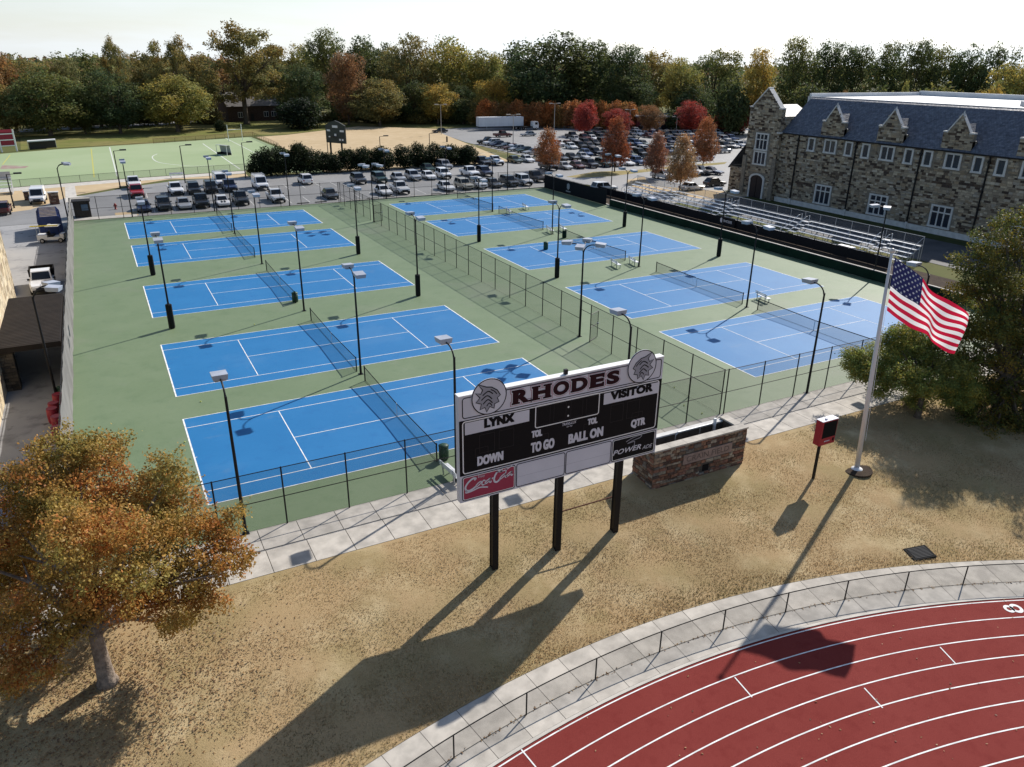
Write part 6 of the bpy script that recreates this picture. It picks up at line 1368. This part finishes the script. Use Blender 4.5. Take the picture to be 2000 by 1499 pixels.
for k, px, b, t, hw, c, lab in [
    ('round', 100, 266, 136, 82, GR, 'broad green tree shading the far scoreboard corner of the hockey field'), ('round', 20, 268, 165, 62, OL, 'olive tree behind the small red field scoreboard'), ('round', 236, 261, 142, 64, DG, 'dark green tree between two broader ones behind the hockey field'), ('round', 348, 258, 146, 78, YG, 'broad yellow-green tree at the goal end of the hockey field'),
    ('round', 168, 262, 200, 34, GR, 'small green tree under the dark green one behind the hockey field'), ('open', 482, 243, 44, 96, OL, 'very tall spreading olive oak in front of the brick house'), ('tall', 590, 243, 128, 60, DG, 'dark tree behind the round evergreen near the house'), ('bush', 588, 252, 186, 50, (.020, .034, .018), 'big dark evergreen mass between house and tan field'),
    ('tall', 682, 244, 104, 50, BR, 'russet-topped tree above the dark field scoreboard'), ('round', 742, 246, 158, 62, OL, 'low wide olive tree at the edge of the tan field'), ('round', 856, 243, 164, 46, YE, 'yellow-crowned tree near the far lamp post'), ('round', 810, 242, 160, 44, DG, 'dark round tree beside the yellow-crowned one'), ('tall', 905, 240, 170, 40, DG, 'dark narrow tree left standing beside the trailer hedge'.replace('left ', '')), ('bush', 432, 258, 232, 13, (.022, .036, .016), 'small clipped dark bush on the bank by the posts')]:
    tree_px(k, px, b, t, hw, c, lab, G1)
BACK = [('tall', 800, 250, 72, 66, OL), ('round', 872, 262, 78, 78, YG), ('round', 720, 262, 78, 60, DG), ('tall', 648, 268, 62, 56, GR), ('round', 950, 258, 98, 46, YG), ('round', 962, 240, 152, 40, YE), ('round', 1075, 248, 70, 104, DG), ('round', 1150, 252, 82, 62, DG), ('tall', 1222, 246, 90, 60, DG), ('round', 1275, 262, 100, 56, OL), ('tall', 1330, 240, 118, 52, YG), ('round', 1390, 270, 98, 62, GR), ('bush', 1432, 215, 148, 40, DG), ('tall', 1476, 236, 98, 46, YE), ('tall', 1548, 228, 78, 58, GR), ('tall', 1610, 236, 84, 52, DG), ('tall', 1660, 240, 92, 50, DG), ('tall', 1720, 236, 86, 48, GR), ('tall', 1776, 232, 82, 54, DG), ('round', 1832, 238, 92, 52, GR), ('tall', 1885, 236, 90, 50, DG), ('round', 1938, 232, 98, 54, DG), ('round', 1984, 190, 118, 66, YG), ('round', 2050, 200, 118, 66, OL),
        ('tall', 128, 262, 104, 46, OL), ('round', 60, 268, 112, 60, OL), ('round', 0, 262, 108, 60, OR), ('open', 242, 262, 70, 34, OL), ('open', 346, 258, 68, 54, OL), ('round', 190, 272, 108, 60, GR), ('round', 300, 276, 104, 60, OL), ('round', 392, 280, 106, 46, OL), ('round', 420, 290, 112, 60, OR), ('round', 545, 288, 100, 60, OL), ('round', -60, 262, 112, 70, GR), ('bush', 905, 236, 190, 36, DG), ('round', 1110, 262, 150, 60, DG), ('round', 1010, 262, 150, 50, GR), ('tall', 1230, 238, 150, 60, DG), ('round', 1350, 238, 160, 50, DG), ('bush', 1590, 196, 160, 50, DG), ('bush', 1700, 200, 165, 60, DG), ('bush', 1830, 196, 165, 60, GR), ('round', 1650, 178, 182, 26, OR), ('cone', 1764, 178, 158, 12, YG), ('round', 1930, 178, 168, 32, YE), ('round', 760, 276, 90, 50, GR), ('tall', 600, 286, 92, 50, YG), ('round', 500, 290, 108, 50, GR), ('round', 1010, 276, 108, 50, GR), ('tall', 1180, 280, 102, 40, GR)]
for k, px, dist, t, hw, c in BACK:
    tree_px(k, px, 0, t, hw, c, f'{CN.get(c, "green")} {"spreading thin-crowned" if k == "open" else "low dense" if k == "bush" else "tall"} tree in the wood {"behind the hockey field" if px < 420 else "behind the brick house" if px < 600 else "beyond the tan field" if px < 940 else "behind the orange hedge" if px < 1240 else "behind the red trees" if px < 1470 else "behind the stone hall"}', 'trees of the wood beyond the lots', dist=dist+(42 if 560 < px < 1440 else 30 if px >= 1440 else 40 if px > 395 else 8))
# understorey closing the gaps beneath the first crowns
for i in range(34):
    px = 570+i*30+rnd.uniform(-8, 8); d = 232-(px-700)*.02+rnd.uniform(-6, 8)
    if px > 1440: break
    tree_px('bush', px, 0, 206+rnd.uniform(-14, 14), 26, rnd.choice((DG, DG, GR, OL)), 'low dark understorey bush at the foot of the wood', 'understorey bushes', 'shrub', dist=d+52)
for i in range(20):
    px = -60+i*34+rnd.uniform(-8, 8)
    if 425 < px < 570: continue
    tree_px('bush', px, 0, 218+rnd.uniform(-8, 8), 26, rnd.choice((DG, GR, OL)), 'low dark bush behind the rear road', 'rear road bushes', 'shrub', dist=288+rnd.uniform(-8, 10))
for px in np.arange(946, 1240, 18): tree_px('bush', px+rnd.uniform(-3, 3), 0, 194+rnd.uniform(-4, 5), 19, rnd.choice(((.42, .185, .075), (.38, .18, .07), (.44, .20, .085), (.28, .17, .065))), 'orange-leaved hedge tree in the line behind the trailer', 'orange hedge behind the trailer', dist=268-(px-950)*.01)
for px, b, t, hw, c, lab in [(1142, 264, 198, 27, RD, 'bright red tree beside the orange hedge'), (1206, 262, 214, 36, RD, 'wide red tree behind the rust-coloured one'), (1268, 262, 205, 28, BR, 'russet tree before the low shop'), (1345, 262, 198, 40, RD, 'broad red tree between shop and hall'), (1440, 262, 206, 34, RD, 'deep red tree next to the hall tower'), (1400, 262, 222, 20, RD, 'small red tree beside the deep red one')]: tree_px('tall' if hw > 35 else 'cone' if hw < 24 else 'round', px, b, t, hw, c, lab, 'red trees in the main lot')
for px, b, t, hw, c, lab in [(1069, 334, 250, 30, (.34, .155, .075), 'conical copper tree on the near tip of the island'), (1200, 336, 228, 32, (.25, .095, .055), 'tall rust-coloured tree on the planted island'), (1279, 350, 256, 26, (.27, .14, .10), 'dusty pink-brown tree by the drive bend'), (1327, 374, 262, 34, (.33, .235, .15), 'pale tan tree beside the bleachers'), (1372, 330, 228, 30, (.32, .15, .08), 'copper tree by the glinting lamp near the hall')]: tree_px('cone', px, b, t, hw, c, lab, 'autumn trees round the lot drive')
# row of dark shrubs between lot and tan field
for i, (px, top) in enumerate([(508, 300), (530, 288), (556, 288), (580, 283), (606, 288), (632, 300), (656, 302), (684, 296), (706, 290), (728, 294), (752, 288), (792, 286), (822, 283), (850, 284), (878, 288), (914, 286), (900, 292)]):
    tree_px('bush', px, 346-(px-487)*.058, top-6, 25, (.020, .034, .015), 'dark glossy evergreen shrub in the row along the lot', 'evergreen shrubs along the lot', 'shrub')
MB().box(56.3, 57.9, 117.6, 118.8, 0, 1.5).box(56.25, 57.95, 117.55, 118.85, 1.5, 1.6).build('green_bin', mat('bin green', (.02, .10, .06), .6, .3), label='green dumpster in the gap of the shrub row', cat='dumpster')
def distant_wood(n=60000):
    x = nrg.uniform(-320, 560, n); y = nrg.uniform(295, 720, n); k = np.sin(x*.11+2*np.sin(y*.05))*np.sin(y*.09+x*.03)
    z = 15.0+2.6*k+nrg.normal(0, 1.3, n)-.004*(y-300)+nrg.random(n)*1.0; low = nrg.random(n) < .22; z[low] *= nrg.random(low.sum())
    s = (1.5+nrg.random(n))[:, None]*(.7+y/800)[:, None]*.62; nr = nrg.normal(size=(n, 3))*.7+np.array([0, -.3, .8]); nr /= np.linalg.norm(nr, axis=1)[:, None]
    a = np.cross(nr, nrg.normal(size=(n, 3))); a /= np.linalg.norm(a, axis=1)[:, None]; b = np.cross(nr, a); p = np.stack([x, y, z], 1)
    v = np.stack([p-a*s, p-b*s*.6, p+a*s, p+b*s*.6], 1); pal = np.array([GR, OL, DG, YG, BR, OR, GR, OL]); cid = (np.floor(x/11)*7+np.floor(y/13)*13).astype(int) % len(pal)
    tri_mesh('distant_wood', v, pal[cid]*nrg.uniform(.8, 1.35, n)[:, None], 'far mass of mixed autumn treetops reaching the horizon', 'wood')
distant_wood()
# ------------------------------------------------------------------ near trees
def px_lobes(base, pxl):
    d0 = depth_of(base); out = []
    for px, py, rp, do in pxl:
        d = d0+do; p = AT_DEPTH(px, py, d); r = rp*d/FPX; out.append((p.x-base[0], p.y-base[1], p.z-base[2], r, r, r*.78))
    return out
def clumps(L, rng, k=7):
    out = []
    for l in L:
        for _ in range(k):
            d = rng.normal(size=3); d /= np.linalg.norm(d); t = rng.uniform(.45, .95); q = rng.uniform(.26, .46)
            out.append((l[0]+d[0]*l[3]*t, l[1]+d[1]*l[4]*t, l[2]+d[2]*l[5]*t, l[3]*q, l[4]*q, l[5]*q*.75))
    return out
def near_tree(base, pxl, n, size, col, hues, label, r0, fork, bark, nm, droop=.6, lean=(0, 0), transl=None, spread=.55, more=()):
    L = px_lobes(base, pxl)+list(more); r = thing(nm, label, 'tree', base)
    put('crown', crown_mesh('crown', clumps(L, rg)+[(l[0], l[1], l[2], l[3]*.6, l[4]*.6, l[5]*.6) for l in L], n, size, M_LEAF, rg, sprig=14, spread=spread, droop=droop, hues=hues, hollow=.15, tintvar=.30), r, color=col)
    put('trunk', limbs_mesh('trunk', (0, 0, 0), L, r0, fork, bark, rg, lean, 12), r)
TB = GL(210, 1332)
near_tree(TB, [(195, 930, 100, .5), (90, 940, 110, .8), (300, 960, 95, .6), (10, 1000, 115, .2), (150, 1040, 130, -2.0), (265, 1050, 120, -1.6), (375, 1010, 85, .4), (425, 1085, 70, -.2), (440, 1040, 60, .6), (350, 1140, 80, -.6), (250, 1150, 80, -1.8), (120, 1160, 90, -2.4), (30, 1210, 80, -2.2), (75, 1300, 62, -2.6), (110, 1240, 60, -2.0), (20, 1290, 60, -2.2), (180, 1170, 60, -1.2), (300, 1170, 60, -.6), (150, 870, 50, .6), (90, 880, 60, .6), (330, 915, 55, .4), (400, 1160, 50, .2), (340, 1205, 42, .3), (-70, 1080, 130, -.5), (205, 885, 60, 1.0), (150, 1010, 130, 2.6), (300, 1040, 100, 2.4), (40, 1080, 110, 2.8), (465, 1095, 34, 0), (20, 1130, 90, 1.0)],
          150000, .100, (.425, .278, .085), [(.72, .92, .8), (.84, .98, .85), (.95, 1.0, .85), (1.03, .98, .85), (1.10, .90, .75), (1.22, .78, .75)], 'large orange and olive autumn tree on the lawn beside the footpath', .26, 2.7, M_BARKL, 'autumn_tree')
R1 = GL(1792, 815)
near_tree(R1, [(1720, 690, 61, .3), (1775, 672, 59, .6), (1835, 690, 67, .6), (1690, 722, 46, -.3), (1755, 725, 63, -1.0), (1825, 735, 67, -1.2), (1880, 735, 67, .0), (1668, 700, 29, 0), (1780, 700, 73, 1.6), (1860, 760, 49, -.8), (1715, 755, 34, -.6), (1800, 770, 44, .4), (1900, 770, 55, .3), (1840, 660, 44, .4), (1740, 655, 32, .4)],
          115000, .10, (.25, .26, .070), [(1, 1, 1), (1.2, 1.05, .8), (.7, .85, .9), (.85, 1.0, .9), (1.35, 1.1, .8)], 'small green spreading tree behind the flagpole', .17, 1.9, M_BARK, 'lawn_tree', lean=(.1, .1))
R2 = Vector((46.8, -11.0, gz(46.8, -11.0)))
near_tree(R2, [(1940, 480, 60, 0), (1985, 440, 46, .3), (1900, 560, 58, -.2), (1955, 570, 75, -1.2), (2020, 520, 90, .2), (1880, 640, 44, 0), (1950, 670, 85, -1.2), (2030, 640, 100, 0), (1915, 740, 60, -.4), (1990, 760, 90, -.8), (2050, 780, 90, 0), (1960, 620, 90, 1.8), (2010, 700, 100, 2.0), (1890, 790, 36, -.3), (1960, 840, 60, -.6), (2020, 870, 60, -.5), (1880, 510, 36, .2), (1945, 880, 36, -.4), (1925, 520, 60, -.8), (1930, 630, 70, -1.4), (1905, 700, 60, -.9), (1970, 700, 90, .6), (1890, 830, 50, -.6), (1935, 800, 70, -.8), (1985, 920, 60, -.6), (1860, 780, 36, .5), (2040, 450, 60, .3), (1965, 430, 34, -.2), (1915, 860, 46, -.5), (2080, 560, 110, -1), (2120, 690, 110, 0), (2090, 820, 100, -1.5), (2000, 900, 66, -2.0), (1945, 850, 50, -1.6), (2100, 480, 90, 1)],
          190000, .125, (.150, .150, .036), [(1, 1, 1), (1.25, 1.0, .7), (.65, .8, .9), (.85, .95, .9), (1.4, 1.0, .7)], 'large dark olive tree beside the flag', .3, 3.0, M_BARK, 'lawn_tree', more=[(3.5, -3.0, 6.0, 2.4, 2.4, 1.9), (4.0, -1.5, 8.0, 2.7, 2.7, 2.1), (6.0, -4.0, 5.5, 2.6, 2.6, 2.0), (7.0, -2.0, 6.5, 3.0, 3.0, 2.4), (6.5, 1, 9.0, 3.0, 3.0, 2.4)])
# fallen leaves and twigs under the orange tree and on the track
def litter():
    n = 5200; x = TB.x+nrg.normal(.3, 2.6, n); y = TB.y+nrg.normal(-.8, 1.9, n); z = np.array([gz(a, b) for a, b in zip(x, y)])+.055; ok = (y < -7.1) & (z > TZ+.15); x, y, z = x[ok], y[ok], z[ok]; n = len(x)
    m = 260; ang = nrg.uniform(math.radians(40), math.radians(115), m); rr = nrg.uniform(34, 43.9, m); x = np.concatenate([x, TC[0]+rr*np.cos(ang)]); y = np.concatenate([y, TC[1]+rr*np.sin(ang)]); z = np.concatenate([z, np.full(m, TZ+.03)])
    m2 = 500; ang = nrg.uniform(math.radians(40), math.radians(125), m2); rr = R_FENCE+nrg.normal(0, .05, m2); x = np.concatenate([x, TC[0]+rr*np.cos(ang)]); y = np.concatenate([y, TC[1]+rr*np.sin(ang)]); z = np.concatenate([z, np.full(m2, TZ+.035)]); n = len(x)
    a = nrg.uniform(0, 6.28, n); s = .028+.03*nrg.random(n); d = np.stack([np.cos(a), np.sin(a), nrg.normal(0, .25, n)], 1)*s[:, None]; e = np.stack([-np.sin(a), np.cos(a), nrg.normal(0, .25, n)], 1)*s[:, None]*.6; p = np.stack([x, y, z], 1)
    pal = np.array([(.42, .27, .13), (.32, .19, .09), (.24, .15, .09), (.52, .38, .22), (.22, .15, .10)]); tri_mesh('fallen_leaves', np.stack([p-d, p-e, p+d, p+e], 1), pal[nrg.integers(0, 5, n)], 'brown fallen leaves scattered on the turf and track', 'leaves')
litter()
